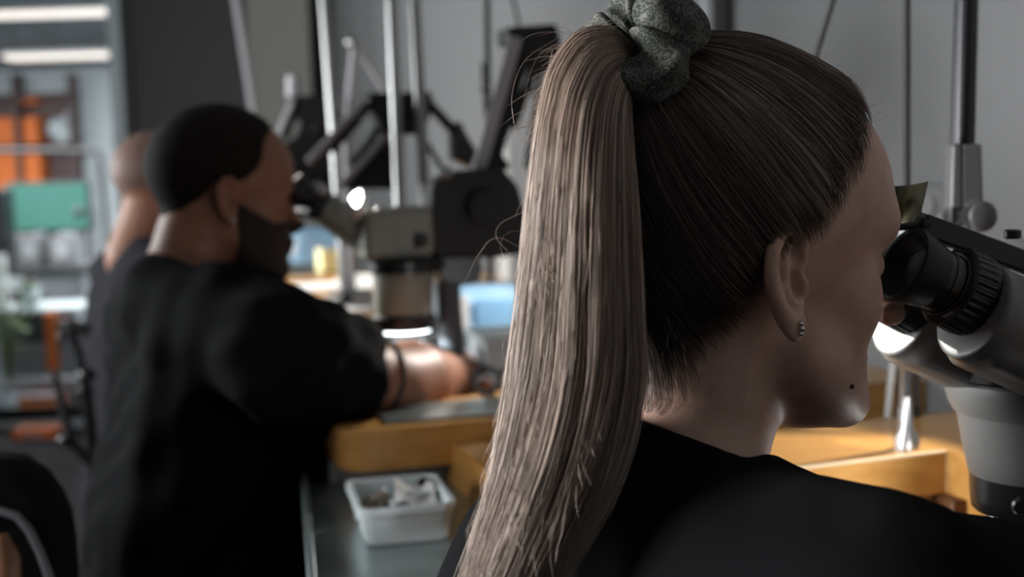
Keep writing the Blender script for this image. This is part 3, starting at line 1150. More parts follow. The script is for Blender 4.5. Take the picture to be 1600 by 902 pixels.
loose([(905, 345), (850, 400), (780, 372), (750, 395), (724, 445)], .668, .66, .00011)
loose([(880, 300), (820, 330), (782, 350), (776, 372), (800, 400)], .668, .655, .0001)
loose([(860, 360), (800, 362), (782, 380), (790, 405), (812, 410)], .668, .655, .0001)
loose([(862, 420), (838, 400), (800, 395), (775, 425), (770, 470)], .668, .66, .0001)
loose([(870, 60), (820, 95), (800, 150), (806, 210), (812, 250)], .69, .68, .0001)
loose([(880, 50), (838, 52), (806, 68)], .69, .69, .0001)
loose([(890, 45), (850, 38), (808, 42)], .69, .69, .00009)
loose([(900, 40), (870, 20), (835, 8)], .69, .69, .00009)
loose([(880, 60), (840, 90), (822, 140), (815, 200)], .69, .68, .0001)
for i in range(150):                         # short flicks at the arch of the tail
    a0 = RNG.uniform(0, 1)
    x0, y0 = 930 - 88 * a0 + RNG.normal(0, 8), 50 + 150 * a0 ** 1.3 + RNG.normal(0, 8)
    L = RNG.uniform(20, 80)
    an = math.radians(RNG.uniform(172, 245) if a0 < 0.5 else RNG.uniform(195, 262))
    x1, y1 = x0 + L * math.cos(an), y0 - L * math.sin(an) * 0.75
    loose([(x0 + 30, y0 - 8), (x0, y0), ((x0 + x1) / 2, (y0 + y1) / 2 - 4), (x1, y1 + 5)], .69, RNG.uniform(.672, .695), .00013)
for i in range(200):                         # ends that stick out of the tail
    t = RNG.uniform(0.3, 0.95)
    L_, R_ = resample(PL, np.array([t]))[0], resample(PR, np.array([t]))[0]
    q = L_ + (R_ - L_) * RNG.uniform(0.0, 0.75)
    L = RNG.uniform(18, 60)
    sg = 1 if RNG.random() < 0.8 else -1
    an = math.radians(RNG.uniform(100, 122)) if sg > 0 else math.radians(RNG.uniform(60, 85))
    e = q + np.array([math.cos(an) * L * 0.8, math.sin(an) * L])
    d = float(resample(DM, np.array([t]))[0, 0]) - 0.030
    loose([q + np.array([4, -25]), q, (q + e) / 2 + np.array([-2, 0]), e], d + 0.004, d - 0.006, .00016)
for i in range(60):                          # left edge wisps
    t = RNG.uniform(0.2, 0.95)
    L_ = resample(PL, np.array([t]))[0]
    L = RNG.uniform(40, 130)
    d = float(resample(DM, np.array([t]))[0, 0])
    loose([L_ + np.array([8, -L * .4]), L_ + np.array([-2, 0]), L_ + np.array([RNG.uniform(-22, -5), L * .5]), L_ + np.array([RNG.uniform(-35, 5), L])], d, d, .0001)
for i in range(30):                          # nape wisps
    x0, y0 = RNG.uniform(1015, 1170), RNG.uniform(520, 600)
    L = RNG.uniform(30, 85)
    loose([(x0 - 4, y0 - 25), (x0, y0), (x0 + RNG.uniform(-14, 10), y0 + L * .6), (x0 + RNG.uniform(-22, 16), y0 + L)], .690, .690 + RNG.uniform(-.01, .005), .00006)
loose([(1165, 470), (1160, 540), (1150, 590), (1143, 612)], .692, .688, .0001)
loose([(1030, 620), (1090, 640), (1150, 665), (1160, 690)], .690, .685, .0001)
loose([(1005, 640), (985, 715), (940, 770), (905, 810), (880, 862)], .655, .65, .0002)
loose([(1003, 645), (990, 705), (945, 765), (915, 800), (890, 840)], .655, .65, .0002)
loose([(1000, 640), (985, 710), (935, 768), (900, 822)], .655, .65, .0002)
loose([(812, 470), (796, 560), (788, 640), (792, 690)], .655, .65, .0002)
loose([(812, 470), (794, 560), (790, 640), (800, 720)], .655, .65, .0002)
loose([(1245, 540), (1275, 534), (1302, 520)], .690, .690, .00008)
for i in range(34):                          # above the crown and forehead edge
    a0 = RNG.uniform(0, 1)
    xs_ = [1120, 1180, 1240, 1300, 1345, 1375]
    ys_ = [62, 52, 68, 106, 150, 195]
    x0 = 1120 + 255 * a0
    y0 = float(np.interp(x0, xs_, ys_)) + 3
    loose([(x0 - 18, y0 + 4), (x0, y0 - 3), (x0 + RNG.uniform(5, 20), y0 - RNG.uniform(4, 14)), (x0 + RNG.uniform(12, 40), y0 - RNG.uniform(2, 24))], .765, .765, .00006)
fl = np.array(fl)
rr = np.array(fr_)[:, None] * np.ones((1, 26))
rr[:, -8:] *= np.linspace(1, 0.3, 8)
cols = np.where(RNG.random((len(fl), 1)) < 0.5, np.array([[0.45, 0.36, 0.30]]), np.array([[0.30, 0.23, 0.18]]))
o = tubes('loose_hair', fl, rr, cols, M['hairstrand'], ponyo)
tag(o, 'single loose hairs standing off the ponytail', kind='stuff')

# scrunchie: a ruffled cloth ring round the base of the tail
def scrunchie_material():
    mt = mat('paisley_cotton', (0.2, 0.2, 0.18), 0.85, bump=(900, 0.2))
    nt = mt.node_tree
    b = nt.nodes['Principled BSDF']
    tc = nt.nodes.new('ShaderNodeTexCoord')

    def vor(scale, feature='F1'):
        v = nt.nodes.new('ShaderNodeTexVoronoi')
        v.feature = feature
        v.inputs['Scale'].default_value = scale
        nt.links.new(tc.outputs['Object'], v.inputs['Vector'])
        return v

    def mth(op, a, bb=None):
        q = nt.nodes.new('ShaderNodeMath')
        q.operation = op
        for i, x in enumerate((a, bb)):
            if x is None:
                continue
            if isinstance(x, (int, float)):
                q.inputs[i].default_value = x
            else:
                nt.links.new(x, q.inputs[i])
        return q.outputs[0]
    big = vor(105)
    fine = vor(620)
    edge = vor(430, 'DISTANCE_TO_EDGE')
    rings = mth('GREATER_THAN', mth('SINE', mth('MULTIPLY', big.outputs['Distance'], 34.0)), 0.5)
    dots = mth('LESS_THAN', fine.outputs['Distance'], 0.30)
    lines = mth('LESS_THAN', edge.outputs['Distance'], 0.07)
    core = mth('LESS_THAN', big.outputs['Distance'], 0.30)
    far = mth('GREATER_THAN', big.outputs['Distance'], 0.52)
    pale = mth('MAXIMUM', mth('MULTIPLY', rings, mth('SUBTRACT', 1.0, lines)), mth('MULTIPLY', dots, mth('SUBTRACT', 1.0, far)))
    pale = mth('MAXIMUM', pale, mth('MULTIPLY', far, mth('SUBTRACT', 1.0, mth('LESS_THAN', fine.outputs['Distance'], 0.46))))
    mix = nt.nodes.new('ShaderNodeMix')
    mix.data_type = 'RGBA'
    nt.links.new(pale, mix.inputs['Factor'])
    mix.inputs['A'].default_value = (0.026, 0.036, 0.025, 1)
    mix.inputs['B'].default_value = (0.135, 0.132, 0.116, 1)
    nt.links.new(mix.outputs['Result'], b.inputs['Base Color'])
    return mt


M['scrunchie'] = scrunchie_material()


def scrunchie(c, D, up, R=0.0235, parent=None):
    D = unit(D)
    a = unit(np.asarray(up, float) - D * np.dot(D, up))
    b = np.cross(D, a)
    nt_, nf = 280, 56
    V = []
    for i in range(nt_):
        th = 2 * math.pi * i / nt_
        lob = abs(math.sin(2.5 * th + 0.9))
        r = 0.0122 + 0.0068 * lob ** 0.5
        jit = 0.005 * math.sin(2.5 * th + 0.9) * (1 if math.sin(1.25 * th) > 0 else 1) * lob + 0.0025 * math.sin(7 * th + 2)
        e = math.cos(th) * a + math.sin(th) * b
        for j in range(nf):
            ph = 2 * math.pi * j / nf
            rr = r * (1 + 0.07 * math.sin(5 * ph + 3 * th) * lob + 0.05 * math.sin(9 * th + 2 * ph))
            V.append(c + e * (R + 0.9 * rr * math.cos(ph)) + D * (jit + 1.15 * rr * math.sin(ph) + 0.006 * math.sin(2 * ph + 3.5 * th)))
    i, j = np.meshgrid(np.arange(nt_), np.arange(nf), indexing='ij')
    i2, j2 = (i + 1) % nt_, (j + 1) % nf
    F = np.stack([i * nf + j, i2 * nf + j, i2 * nf + j2, i * nf + j2], -1).reshape(-1, 4)
    return mesh_obj('scrunchie', V, F, M['scrunchie'], parent, True, None)


sc = scrunchie(P(998, 76, 0.708), np.array([-0.64, -0.58, 0.50]), (0, 0, 1), parent=WOMAN)
tag(sc, 'green and cream paisley scrunchie')


# earring and mole on her
mb = MB()
for i, (x, y, r) in enumerate(((1252, 506, .0013), (1253.5, 514, .0015), (1252, 522, .0013))):
    d = hit(BW, x - 3, y) or 0.69
    mb.ball(P(x, y, d - 0.001), r, 8)
mb.build('earring', M['steel'], WOMAN)
d = hit(BW, 1331, 604) or 0.72
MB().ball(P(1331, 604, d), 0.0016, 10).build('mole', M['mole'], WOMAN)


# ---------------------------------------------------------------- the man at the second bench
YAW_M = math.radians(26)
ear_m = P(363, 318, 1.715)
H_M = ear_m + 0.074 * np.array([-math.sin(YAW_M), math.cos(YAW_M), 0])
gm = dict(head=(-3, 0, 0), k=1.0, cran_c=(-0.2, 0, 4.9), cran_r=(9.5, 7.7, 8.3), fore_c=(4.4, 0, 4.2), fore_r=(5.9, 6.5, 6.2), face_c=(4.2, 0, -2.6), face_r=(5.2, 6.3, 7.6), jaw=-9.4,
          ear=(-0.6, 7.3, 0.2), ear_k=1.02, ear_out=28,
          neck=[(-2.0, 0, -1.5), (-4.4, 0, -8.0), (-6.5, 0, -13), (-6, 0, -18)], neck_r=[5.8, 5.7, 5.8, 5.0],
          c7=(-8.5, 0, -9), hip=(-15, 0, -66), chest_r=12.8, front=(10.0, 0, 0), sh_r=7.2, waist=1.27,
          shR=(-5, -21, -18), elR=(17, -17, -36), wrR=(34, 3, -33), handR=(1, .6, .1), palmR=(0.2, 0.5, -1),
          shL=(-5, 20, -19), elL=(16, 24, -36), wrL=(34, 10, -33), handL=(1, -.3, .1), palmL=(0.2, -.5, -1),
          arm_r=(6.0, 5.4, 5.6, 3.4), curl=0.6,
          hpR=(-6, -10, -68), knR=(22, -12, -66), anR=(22, -13, -106), hpL=(-6, 10, -68), knL=(22, 12, -66), anL=(22, 13, -106),
          collar=((-9.5, 0, -6.0), (0.50, 0, 1.0)), collar_r=11, shirt_inf=1.0, sleeve=0.62, flare=1.4, fold=0.55)
BM = Body(H_M, YAW_M, gm)
gm.update(shR=BM.inv(P(445, 556, 1.57)), elR=BM.inv(P(604, 604, 1.71)), wrR=BM.inv(P(712, 590, 1.90)), handR=np.array([1, .8, .1]))
gm.update(wrL=BM.inv(P(690, 600, 2.05)))
MAN = make_person(BM, 'person', 'bearded person in black T-shirt looking into the olive grey microscope', M['skin_m'], M['shirt'],
                  [(-55, 58), (-42, 42), (-116, 16)], 0.36, 1.0)
HLM = [(0, 36), (30, 33), (48, 24), (58, 0), (70, -12), (84, -18), (100, -16), (118, -34), (140, -42), (180, -44)]
o = hair_cap(BM, 'hair', MAN, M['hair_m'], lambda a: lerp_tab(HLM, abs(a)), HC, off=0.55, na=72, ne=30)
tag(o, 'closely cropped dark brown hair')


def beard_obj(B, parent, material):
    def f(p):
        q = p @ B.Rh
        d = head_core(q, B.g) - 0.5
        d = np.maximum(d, q[:, 2] + 2.6 + 0.55 * (q[:, 0] - 6.0) * (q[:, 0] < 6.0))
        d = np.maximum(d, 1.2 - q[:, 0] - 0.0 * q[:, 2])
        d = smax(d, -(head_core(q, B.g) + 0.25), 0.1)
        m_ = ell(q, (9.5, 0, -5.9), (2.2, 1.9, 0.9))
        return smax(d, -m_, 0.2)
    return sdf_obj('beard', f, [(-2, 14), (-9, 9), (-14, 2)], 0.36, material, parent, B.w)


o = beard_obj(BM, MAN, M['beard'])
tag(o, 'short dark beard')
d = hit(BM, 362, 345, 1.2) or 1.7
MB().ball(P(364, 346, d - 0.003), 0.0042, 10).build('earring', M['steel'], MAN)
# dark band round his arm below the sleeve
_sh, _el, _wr = (np.array(gm[k], float) for k in ('shR', 'elR', 'wrR'))
_t = unit(_el - _sh)
_c = _sh + (_el - _sh) * 0.84
_, _a, _b = frame(_t)
mb = MB()
pts_ = []
for q in np.linspace(0, 2 * math.pi, 48, endpoint=False):
    dv = math.cos(q) * _a + math.sin(q) * _b
    r_ = 2.0
    while float(BM.skin((_c + dv * r_)[None, :])[0]) < 0.02 and r_ < 9:
        r_ += 0.05
    pts_.append(BM.w(_c + dv * r_))
mb.tube(pts_, .0035, 8, True)
mb.build('arm_band', M['black_matte'], MAN)


# ---------------------------------------------------------------- the third person behind him
YAW_3 = math.radians(28)
H_3 = P(258, 300, 2.62) + 0.02 * np.array([-math.sin(YAW_3), math.cos(YAW_3), 0])
g3 = dict(gm)
g3.update(front=(4, 0, 0), waist=0.95, head=(-4, 0, 0), c7=(-4.5, 0, -11), hip=(-9, 0, -66), cran_r=(9.6, 7.6, 8.0), cran_c=(-0.8, 0, 4.4), collar=((-8.5, 0, -5.5), (0.5, 0, 1.0)), neck_r=[5.8, 5.6, 5.8, 5.0],
          shR=(-4, -19, -19), shL=(-4, 19, -19), elR=(15, -19, -40), wrR=(34, -8, -36), handR=(1, .3, .1), chest_r=12.5, fold=0.5)
B3 = Body(H_3, YAW_3, g3)
THIRD = make_person(B3, 'person', 'shaven headed person in charcoal top, seated furthest back behind the bearded man', M['skin_m'], M['shirt_grey'],
                    [(-55, 58), (-42, 42), (-116, 16)], 0.5, 1.2)
M['stubble'] = mat('shaved_stubble', (0.16, 0.09, 0.07), 0.6)
o = hair_cap(B3, 'hair', THIRD, M['stubble'], lambda a: lerp_tab(HLM, abs(a)), HC, off=0.12, na=48, ne=20)
tag(o, 'shaved dark stubble')
# ------------------------------------------------------------------ the room
E1 = np.array([math.cos(A_WALL), math.sin(A_WALL), 0])       # towards the bench wall
EW = np.array([-math.sin(A_WALL), math.cos(A_WALL), 0])      # along the bench wall, away from the camera
EZ = np.array([0, 0, 1.0])
RWALL = np.stack([E1, EW, EZ], 1)


def struct(name, mb_, material, bevel=0.0):
    o = mb_.build(name, material, None, bevel)
    return tag(o, kind='structure')


Q1 = PZ(1445, 592, 0.89)                     # where the man's bench meets the wall
WALL0 = Q1 + 0.004 * E1
ROOM_Z = 2.62
FAR_Y = 6.2

struct('floor', MB().box((-2.0, 5.5, -0.05), (6.0, 8.5, 0.05)), M['floor'])
struct('ceiling', MB().box((-0.15, 2.2, ROOM_Z + 0.05), (2.64, 4.1, 0.05)), M['ceiling'])
# right wall along the benches
a_, b_ = WALL0 - 4.2 * EW, WALL0 + 4.9 * EW
mb = MB().bar((*a_[:2], ROOM_Z / 2), (*b_[:2], ROOM_Z / 2), 0.12, ROOM_Z)
for i in range(len(mb.V)):
    mb.V[i] = mb.V[i] + E1 * 0.06
struct('wall_right', mb, M['wall'])
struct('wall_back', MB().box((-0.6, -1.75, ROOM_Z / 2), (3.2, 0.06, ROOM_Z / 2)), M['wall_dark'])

# left wall, with slots added to aim sun at the bright spots
LX = -2.75
SUN_SLOTS = [(3.735, 3.825, 2.412, 2.475), (4.14, 4.33, 2.05, 2.33), (4.87, 5.06, 1.97, 2.185), (5.20, 6.14, 1.80, 2.03)]
ys_ = [-1.8] + [v for b in SUN_SLOTS for v in b[:2]] + [6.2]
mb = MB()
for i in range(0, len(ys_), 2):
    mb.box((LX, (ys_[i] + ys_[i + 1]) / 2, ROOM_Z / 2), (0.008, (ys_[i + 1] - ys_[i]) / 2, ROOM_Z / 2))
for y0, y1, z0, z1 in SUN_SLOTS:
    mb.box((LX, (y0 + y1) / 2, z0 / 2), (0.008, (y1 - y0) / 2, z0 / 2))
    mb.box((LX, (y0 + y1) / 2, (z1 + ROOM_Z) / 2), (0.008, (y1 - y0) / 2, (ROOM_Z - z1) / 2))
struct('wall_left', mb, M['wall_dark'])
M['blind'] = mat('white_roller_blind', (0.8, 0.8, 0.78), 0.9)
mb = MB()
for k_, (yc, hw_, zc_, hh_) in enumerate(((.27, .44, 1.55, .60), (2.80, .68, 1.46, .50))):
    mb = MB()
    for s in (-1, 1):
        mb.box((LX + .035, yc, zc_ + s * hh_), (.025, hw_ + .03, .03))
        mb.box((LX + .035, yc + s * hw_, zc_), (.025, .03, hh_))
    wl_ = struct('window_%d' % (k_ + 2), mb, M['post'], .003)
    MB().box((LX + .03, yc, zc_), (.004, hw_ - .03, hh_ - .03)).build('sun_blind', M['blind'], wl_)  # closed blind added to keep sun out; window light comes from lamps before it
    MB().cyl((LX + .04, yc - hw_ + .03, zc_ + hh_ - .05), (LX + .04, yc + hw_ - .03, zc_ + hh_ - .05), .02).build('blind_roller', M['post'], wl_)
# unseen cabinet, added to shade the men from the near window
root = thing('shade_cabinet', (-1.75, .90, 0), 'charcoal two door cabinet added out of view to shade the men from the near window', 'cabinet')
MB().box((-1.75, .92, 1.07), (.25, .23, 1.03)).build('cabinet_body', M['door'], root, .004)
MB().box((-1.75, .92, .02), (.23, .21, .02)).build('plinth', M['black'], root)
for s in (-1, 1):
    dd_ = MB().box((-1.492, .92 + s * .114, 1.07), (.008, .108, 1.0)).build('door', M['door'], root, .003)
    MB().tube([(-1.485, .92 + s * .03, 1.0), (-1.46, .92 + s * .03, 1.0), (-1.46, .92 + s * .03, 1.16), (-1.485, .92 + s * .03, 1.16)], .006, 8).build('door_handle', M['arm_grey'], dd_)

# far partition: olive column, charcoal doors, pale framed glazing
pc = P(445, 300, 5.9)
struct('trim_1', MB().box((P(447, 300, 5.75)[0], 6.0, ROOM_Z / 2), (0.135, 0.25, ROOM_Z / 2)), M['olive'])
dx0, dx1 = P(206, 200, FAR_Y)[0], P(405, 200, FAR_Y)[0]
mb = MB().box(((dx0 + dx1) / 2, FAR_Y, ROOM_Z / 2), ((dx1 - dx0) / 2, 0.03, ROOM_Z / 2))
door = struct('door_1', mb, M['door'], 0.004)
mb = MB().box((dx0 + 0.02, FAR_Y - 0.04, ROOM_Z / 2), (0.02, 0.012, ROOM_Z / 2))
o = mb.build('door_frame', M['door'], door)
mb = MB()
hx = P(300, 80, FAR_Y - 0.09)
mb.tube([hx + (0, .06, .09), hx + (-.012, .0, .075), hx + (-.014, -.01, 0), hx + (-.008, 0, -.075), hx + (0.0, .06, -.09)], .014, 8)
mb.build('door_handle', M['arm_grey'], door)
mb = MB().tube([P(322, 60, FAR_Y - .04), P(328, 85, FAR_Y - .06), P(322, 110, FAR_Y - .04)], .012, 8)
mb.build('door_handle', M['grey_dk'], door)
mb = MB().cyl(P(309, 106, FAR_Y - .03), P(309, 106, FAR_Y - .05), .02)
mb.build('lock_cylinder', M['arm_grey'], door)

gx1 = P(207, 200, FAR_Y)[0]
gx0 = -2.68
mb = MB()
mb.box((P(196, 200, FAR_Y)[0], FAR_Y, ROOM_Z / 2), (0.034, 0.04, ROOM_Z / 2))
mb.box(((gx0 + gx1) / 2, FAR_Y, 0.03), ((gx1 - gx0) / 2, 0.03, 0.028))
mb.box(((gx0 + gx1) / 2, FAR_Y, ROOM_Z - .04), ((gx1 - gx0) / 2, 0.04, 0.04))
wd = struct('window_1', mb, M['post'], 0.004)
mb = MB().box(((gx0 + gx1) / 2 - .02, FAR_Y, ROOM_Z / 2), ((gx1 - gx0) / 2 - .03, 0.003, ROOM_Z / 2 - .05))
mb.build('window_pane', M['glass'], wd)
mb = MB().box(((gx0 + gx1) / 2, FAR_Y - .04, .075), ((gx1 - gx0) / 2, 0.012, 0.03))
mb.build('window_rail', M['black'], wd)

# the bright room beyond the glass
FZ = 2.42
struct('ceiling_far_room', MB().box((-4.0, 11.25, FZ + .05), (4.2, 2.85, 0.05)), M['far_ceil'])
struct('wall_far', MB().box((-4.0, 14.06, FZ / 2), (4.2, 0.06, FZ / 2)), M['far_wall'])
struct('wall_far_left', MB().box((-8.2, 11.25, FZ / 2), (0.06, 2.85, FZ / 2)), M['far_wall'])
struct('wall_far_right', MB().box((-1.35, 10.6, FZ / 2), (0.06, 3.5, FZ / 2)), M['far_wall'])
for k, (py, x0, x1) in enumerate(((18, -3, 182), (86, 22, 190))):
    c = PZ(0.5 * (x0 + x1), py, FZ - 0.035)
    d = c[1]
    xa, xb = P(x0, py, d)[0] - (1.2 if k == 0 else 0), P(x1, py, d)[0]
    root = thing('strip_light', ((xa + xb) / 2, d, FZ), ['ceiling strip light of the far room nearest to the glass, topmost in view', 'lower ceiling strip light, deeper in the far room'][k], 'light', 'strip lights in the far room')
    MB().box(((xa + xb) / 2, d, FZ - .02), ((xb - xa) / 2, .13, .018)).build('light_housing', M['grey_lt'], root)
    MB().box(((xa + xb) / 2, d, FZ - .050), ((xb - xa) / 2 - .01, .11 + .05 * k, .012)).build('light_diffuser', M['tube'], root)


def flat_on_far(px0, px1, py0, py1, d, th=0.03):
    """box spanning a photo rectangle at depth d, th thick"""
    a = P((px0 + px1) / 2, (py0 + py1) / 2, d)
    hx_ = (px1 - px0) / FPX * d / 2
    hz_ = (py1 - py0) / FPX * d / 2
    return a, hx_, hz_, th


# brown shelf unit with orange boxes against the far wall
root = thing('shelf_unit', (P(60, 215, 13.7)[0], 13.7, 0), 'brown shelf unit against the far room wall holding orange boxes', 'shelf')
a, hx_, hz_, _ = flat_on_far(-60, 125, 150, 330, 13.85)
MB().box(a, (hx_, .02, hz_)).build('back_panel', M['brown'], root)
for px in (-60, 40, 125):
    c = P(px, 240, 13.7)
    MB().box((c[0], 13.7, c[2] / 2 + .42), (.02, .14, c[2] / 2 + .42)).build('side_panel', M['brown'], root)
for py in (152, 233, 330):
    c = P(32, py, 13.7)
    MB().box((c[0], 13.7, c[2]), (hx_, .14, .02)).build('shelf_board', M['brown'], root)


def crate(px0, px1, py0, py1, d, m_, label, cat='box', dep=.12, name='storage_box', lid=None, group=None):
    a, hx_, hz_, _ = flat_on_far(px0, px1, py0, py1, d)
    root = thing(name, a - (0, 0, hz_), label, cat, group)
    t = min(.012, hx_ * .2, hz_ * .2)
    mb = MB()
    mb.box(a - (0, dep - t, 0), (hx_, t, hz_)).box(a + (0, dep - t, 0), (hx_, t, hz_))
    mb.box(a - (hx_ - t, 0, 0), (t, dep, hz_)).box(a + (hx_ - t, 0, 0), (t, dep, hz_)).box(a - (0, 0, hz_ - t), (hx_, dep, t))
    mb.build('box_body', m_, root, .004)
    MB().box(a + (0, 0, hz_), (hx_ * 1.02, dep * 1.04, t)).build('lid', lid or m_, root, .004)
    return root


crate(-8, 67, 186, 229, 13.7, M['orange'], 'orange box on the upper shelf of the brown shelf unit', dep=.10, group='orange boxes on the brown shelf unit')
crate(-4, 73, 240, 325, 13.7, M['orange'], 'tall orange box on the lower shelf, above the monitor', dep=.10, group='orange boxes on the brown shelf unit')
crate(30, 62, 153, 163, 13.7, M['orange'], 'small flat orange box at the top of the brown shelf unit', dep=.08, group='orange boxes on the brown shelf unit')
a = P(95, 205, 13.68)
root = thing('crumpled_bag', a - (0, 0, .13), 'pale green crumpled plastic bag on the brown shelf beside the orange box', 'bag')
mb = MB()
mb.ball(a, .14, 12, (1.0, .6, .95))
for i in range(len(mb.V)):
    mb.V[i] = mb.V[i] + .03 * np.array([math.sin(31 * mb.V[i][2]), 0, math.sin(27 * mb.V[i][0])])
mb.build('bag_body', M['far_wall'], root)
MB().tube([a + (.03, 0, .10), a + (.10, 0, .19), a + (.14, 0, .17)], .03, 8).build('bag_handle', M['far_wall'], root)

# black tubular rail
dR = 9.6
root = thing('rail_frame', (P(80, 236, dR)[0], dR, 0), 'black tubular rail frame standing in front of the orange boxes', 'rack')
mb = MB()
c0, c1 = P(-60, 236, dR), P(150, 236, dR)
c2 = P(158, 246, dR)
c3 = np.array([c2[0] + .03, c2[1], 0.0])
mb.tube([c0, c1, c1 + (.03, 0, -.012), c2, c3], .022, 10)
mb.build('rail_tube', M['black'], root)
e = np.array([c0[0], c0[1], 0.0])
MB().tube([c0, e], .022, 10).build('rail_leg', M['black'], root)

# desk with monitor
dD = 7.6
DZ = 0.70
root = thing('desk', (P(60, 410, dD)[0], dD, 0), 'dark topped desk carrying the teal monitor in the far room', 'desk')
xl, xr = P(-140, 410, dD)[0], P(150, 410, dD)[0]
MB().box(((xl + xr) / 2, dD + .1, DZ - .02), ((xr - xl) / 2, .38, .02)).build('desk_top', M['black_matte'], root, .003)
MB().box(((P(70, 410, dD)[0] + P(138, 410, dD)[0]) / 2, dD + .05, .50), (.13, .30, .15)).build('drawer_block', M['grey_md'], root, .003)
for x in (xl + .06, xr - .04):
    MB().box((x, dD + .1, .34), (.025, .33, .34)).build('leg', M['grey_md'], root)
a, hx_, hz_, _ = flat_on_far(12, 139, 286, 360, dD)
root = thing('monitor', (a[0], a[1], DZ), 'wide monitor with a glowing teal screen in the far room', 'monitor')
MB().box(a + (0, .02, 0), (hx_ + .006, .018, hz_ + .006)).build('monitor_shell', M['black'], root, .004)
MB().box(a + (0, -.003, 0), (hx_ - .006, .004, hz_ - .006)).build('screen', M['screen'], root)
MB().bar(a + (0, .05, -hz_ * .3), (a[0], a[1] + .06, DZ + .015), .07, .02, (0, 1, 0)).build('monitor_stand', M['black'], root)
MB().box((a[0], a[1] + .05, DZ + .006), (.11, .085, .006)).build('monitor_base', M['black'], root, .003)
c = P(127, 331, dD - .1)
root = thing('desk_lamp', (c[0] + .03, dD - .1, DZ), 'small dark desk lamp head before the right edge of the teal screen', 'lamp')
MB().lathe([(.012, 0), (.02, .01), (.035, .055), (.033, .055)], c + (.02, 0, .01), (-1, 0, -.35), 16).build('lamp_shade', M['black'], root)
MB().tube([c + (.02, 0, .01), c + (.08, .01, .0), c + (.075, .01, -.08), (c[0] + .06, c[1] + .01, DZ + .01)], .006, 8).build('lamp_arm', M['black'], root)
MB().cyl((c[0] + .06, c[1] + .01, DZ), (c[0] + .06, c[1] + .01, DZ + .012), .04).build('lamp_base', M['black'], root)
c = P(5, 358, dD - .2)
root = thing('loudspeaker', (c[0], dD - .2, DZ), 'black box speaker on the desk at the far left edge beside the teal monitor', 'speaker')
MB().box(c + (-.02, 0, .0), (.065, .08, (c[2] - DZ) * 1.0)).build('speaker_cabinet', M['black'], root, .008)
MB().lathe([(.012, .0), (.03, .008), (.04, .004), (.042, 0)], c + (-.02, -.08, -.03), (0, -1, 0), 20).build('speaker_cone', M['rubber'], root)
for i, (px, py, w_, h_, m_, lab) in enumerate(((52, 373, .06, .045, 'grey_md', 'grey open box file left of the monitor stand on the desk'), (104, 374, .075, .05, 'grey_md', 'wide grey box file right of the monitor stand on the desk'))):
    c = P(px, py, dD - .02)
    root = thing('box_file', (c[0], c[1], DZ), lab, 'box', 'box files under the monitor')
    hz_ = (c[2] + h_ * .5 - DZ) / 2
    MB().box((c[0], c[1], DZ + hz_), (w_, .09, hz_)).build('box_body', M[m_], root, .004)
    MB().box((c[0], c[1] - .092, DZ + hz_), (w_ * .55, .004, hz_ * .5)).build('box_label', M['grey_lt'], root)
# low bench of drawers in front of the desk
dL = 7.0
root = thing('drawer_cabinet', (P(70, 480, dL)[0], dL, 0), 'low grey drawer cabinet under a white top below the desk', 'cabinet')
x0, x1 = P(-60, 480, dL)[0], P(138, 480, dL)[0]
zt = P(60, 478, dL)[2]
MB().box(((x0 + x1) / 2, dL, zt - .012), ((x1 - x0) / 2, .22, .014)).build('cabinet_top', M['white'], root, .003)
MB().box(((x0 + x1) / 2, dL, zt / 2 - .01), ((x1 - x0) / 2 - .01, .20, zt / 2 - .018)).build('cabinet_body', M['grey_lt'], root, .003)
a, hx_, hz_, _ = flat_on_far(22, 70, 488, 538, dL - .21)
MB().box(a, (hx_, .01, hz_)).build('door', M['grey_dk'], root, .002)
a, hx_, hz_, _ = flat_on_far(22, 72, 542, 590, dL - .21)
MB().box(a, (hx_, .01, hz_)).build('drawer', M['grey_md'], root, .002)
a, hx_, hz_, _ = flat_on_far(74, 89, 488, 578, dL - .215)
MB().box(a, (hx_, .015, hz_)).build('edge_panel', M['orange'], root, .002)
a, hx_, hz_, _ = flat_on_far(94, 132, 500, 588, dL - .21)
MB().box(a, (hx_, .01, hz_)).build('door', M['grey_md'], root, .002)
# things on it
crate(28, 58, 456, 474, dL - .05, M['brown'], 'low brown tray on the white cabinet top in the far room', dep=.07)
a = P(8, 465, dL - .05)
root = thing('paper_roll', (a[0], a[1], zt), 'bright white roll standing on the cabinet at the far left edge', 'roll')
hz_ = P(8, 398, dL)[2]
MB().lathe([(.015, 0), (.034, 0), (.034, (hz_ - zt) * .55), (.028, (hz_ - zt) * .57), (.034, (hz_ - zt) * .60), (.034, hz_ - zt), (.012, hz_ - zt)], (a[0] - .015, a[1], zt), (0, 0, 1), 20).build('roll_body', M['paper'], root)
MB().cyl((a[0] - .015, a[1], hz_), (a[0] - .015, a[1], hz_ + .01), .012).build('roll_core', M['grey_md'], root)


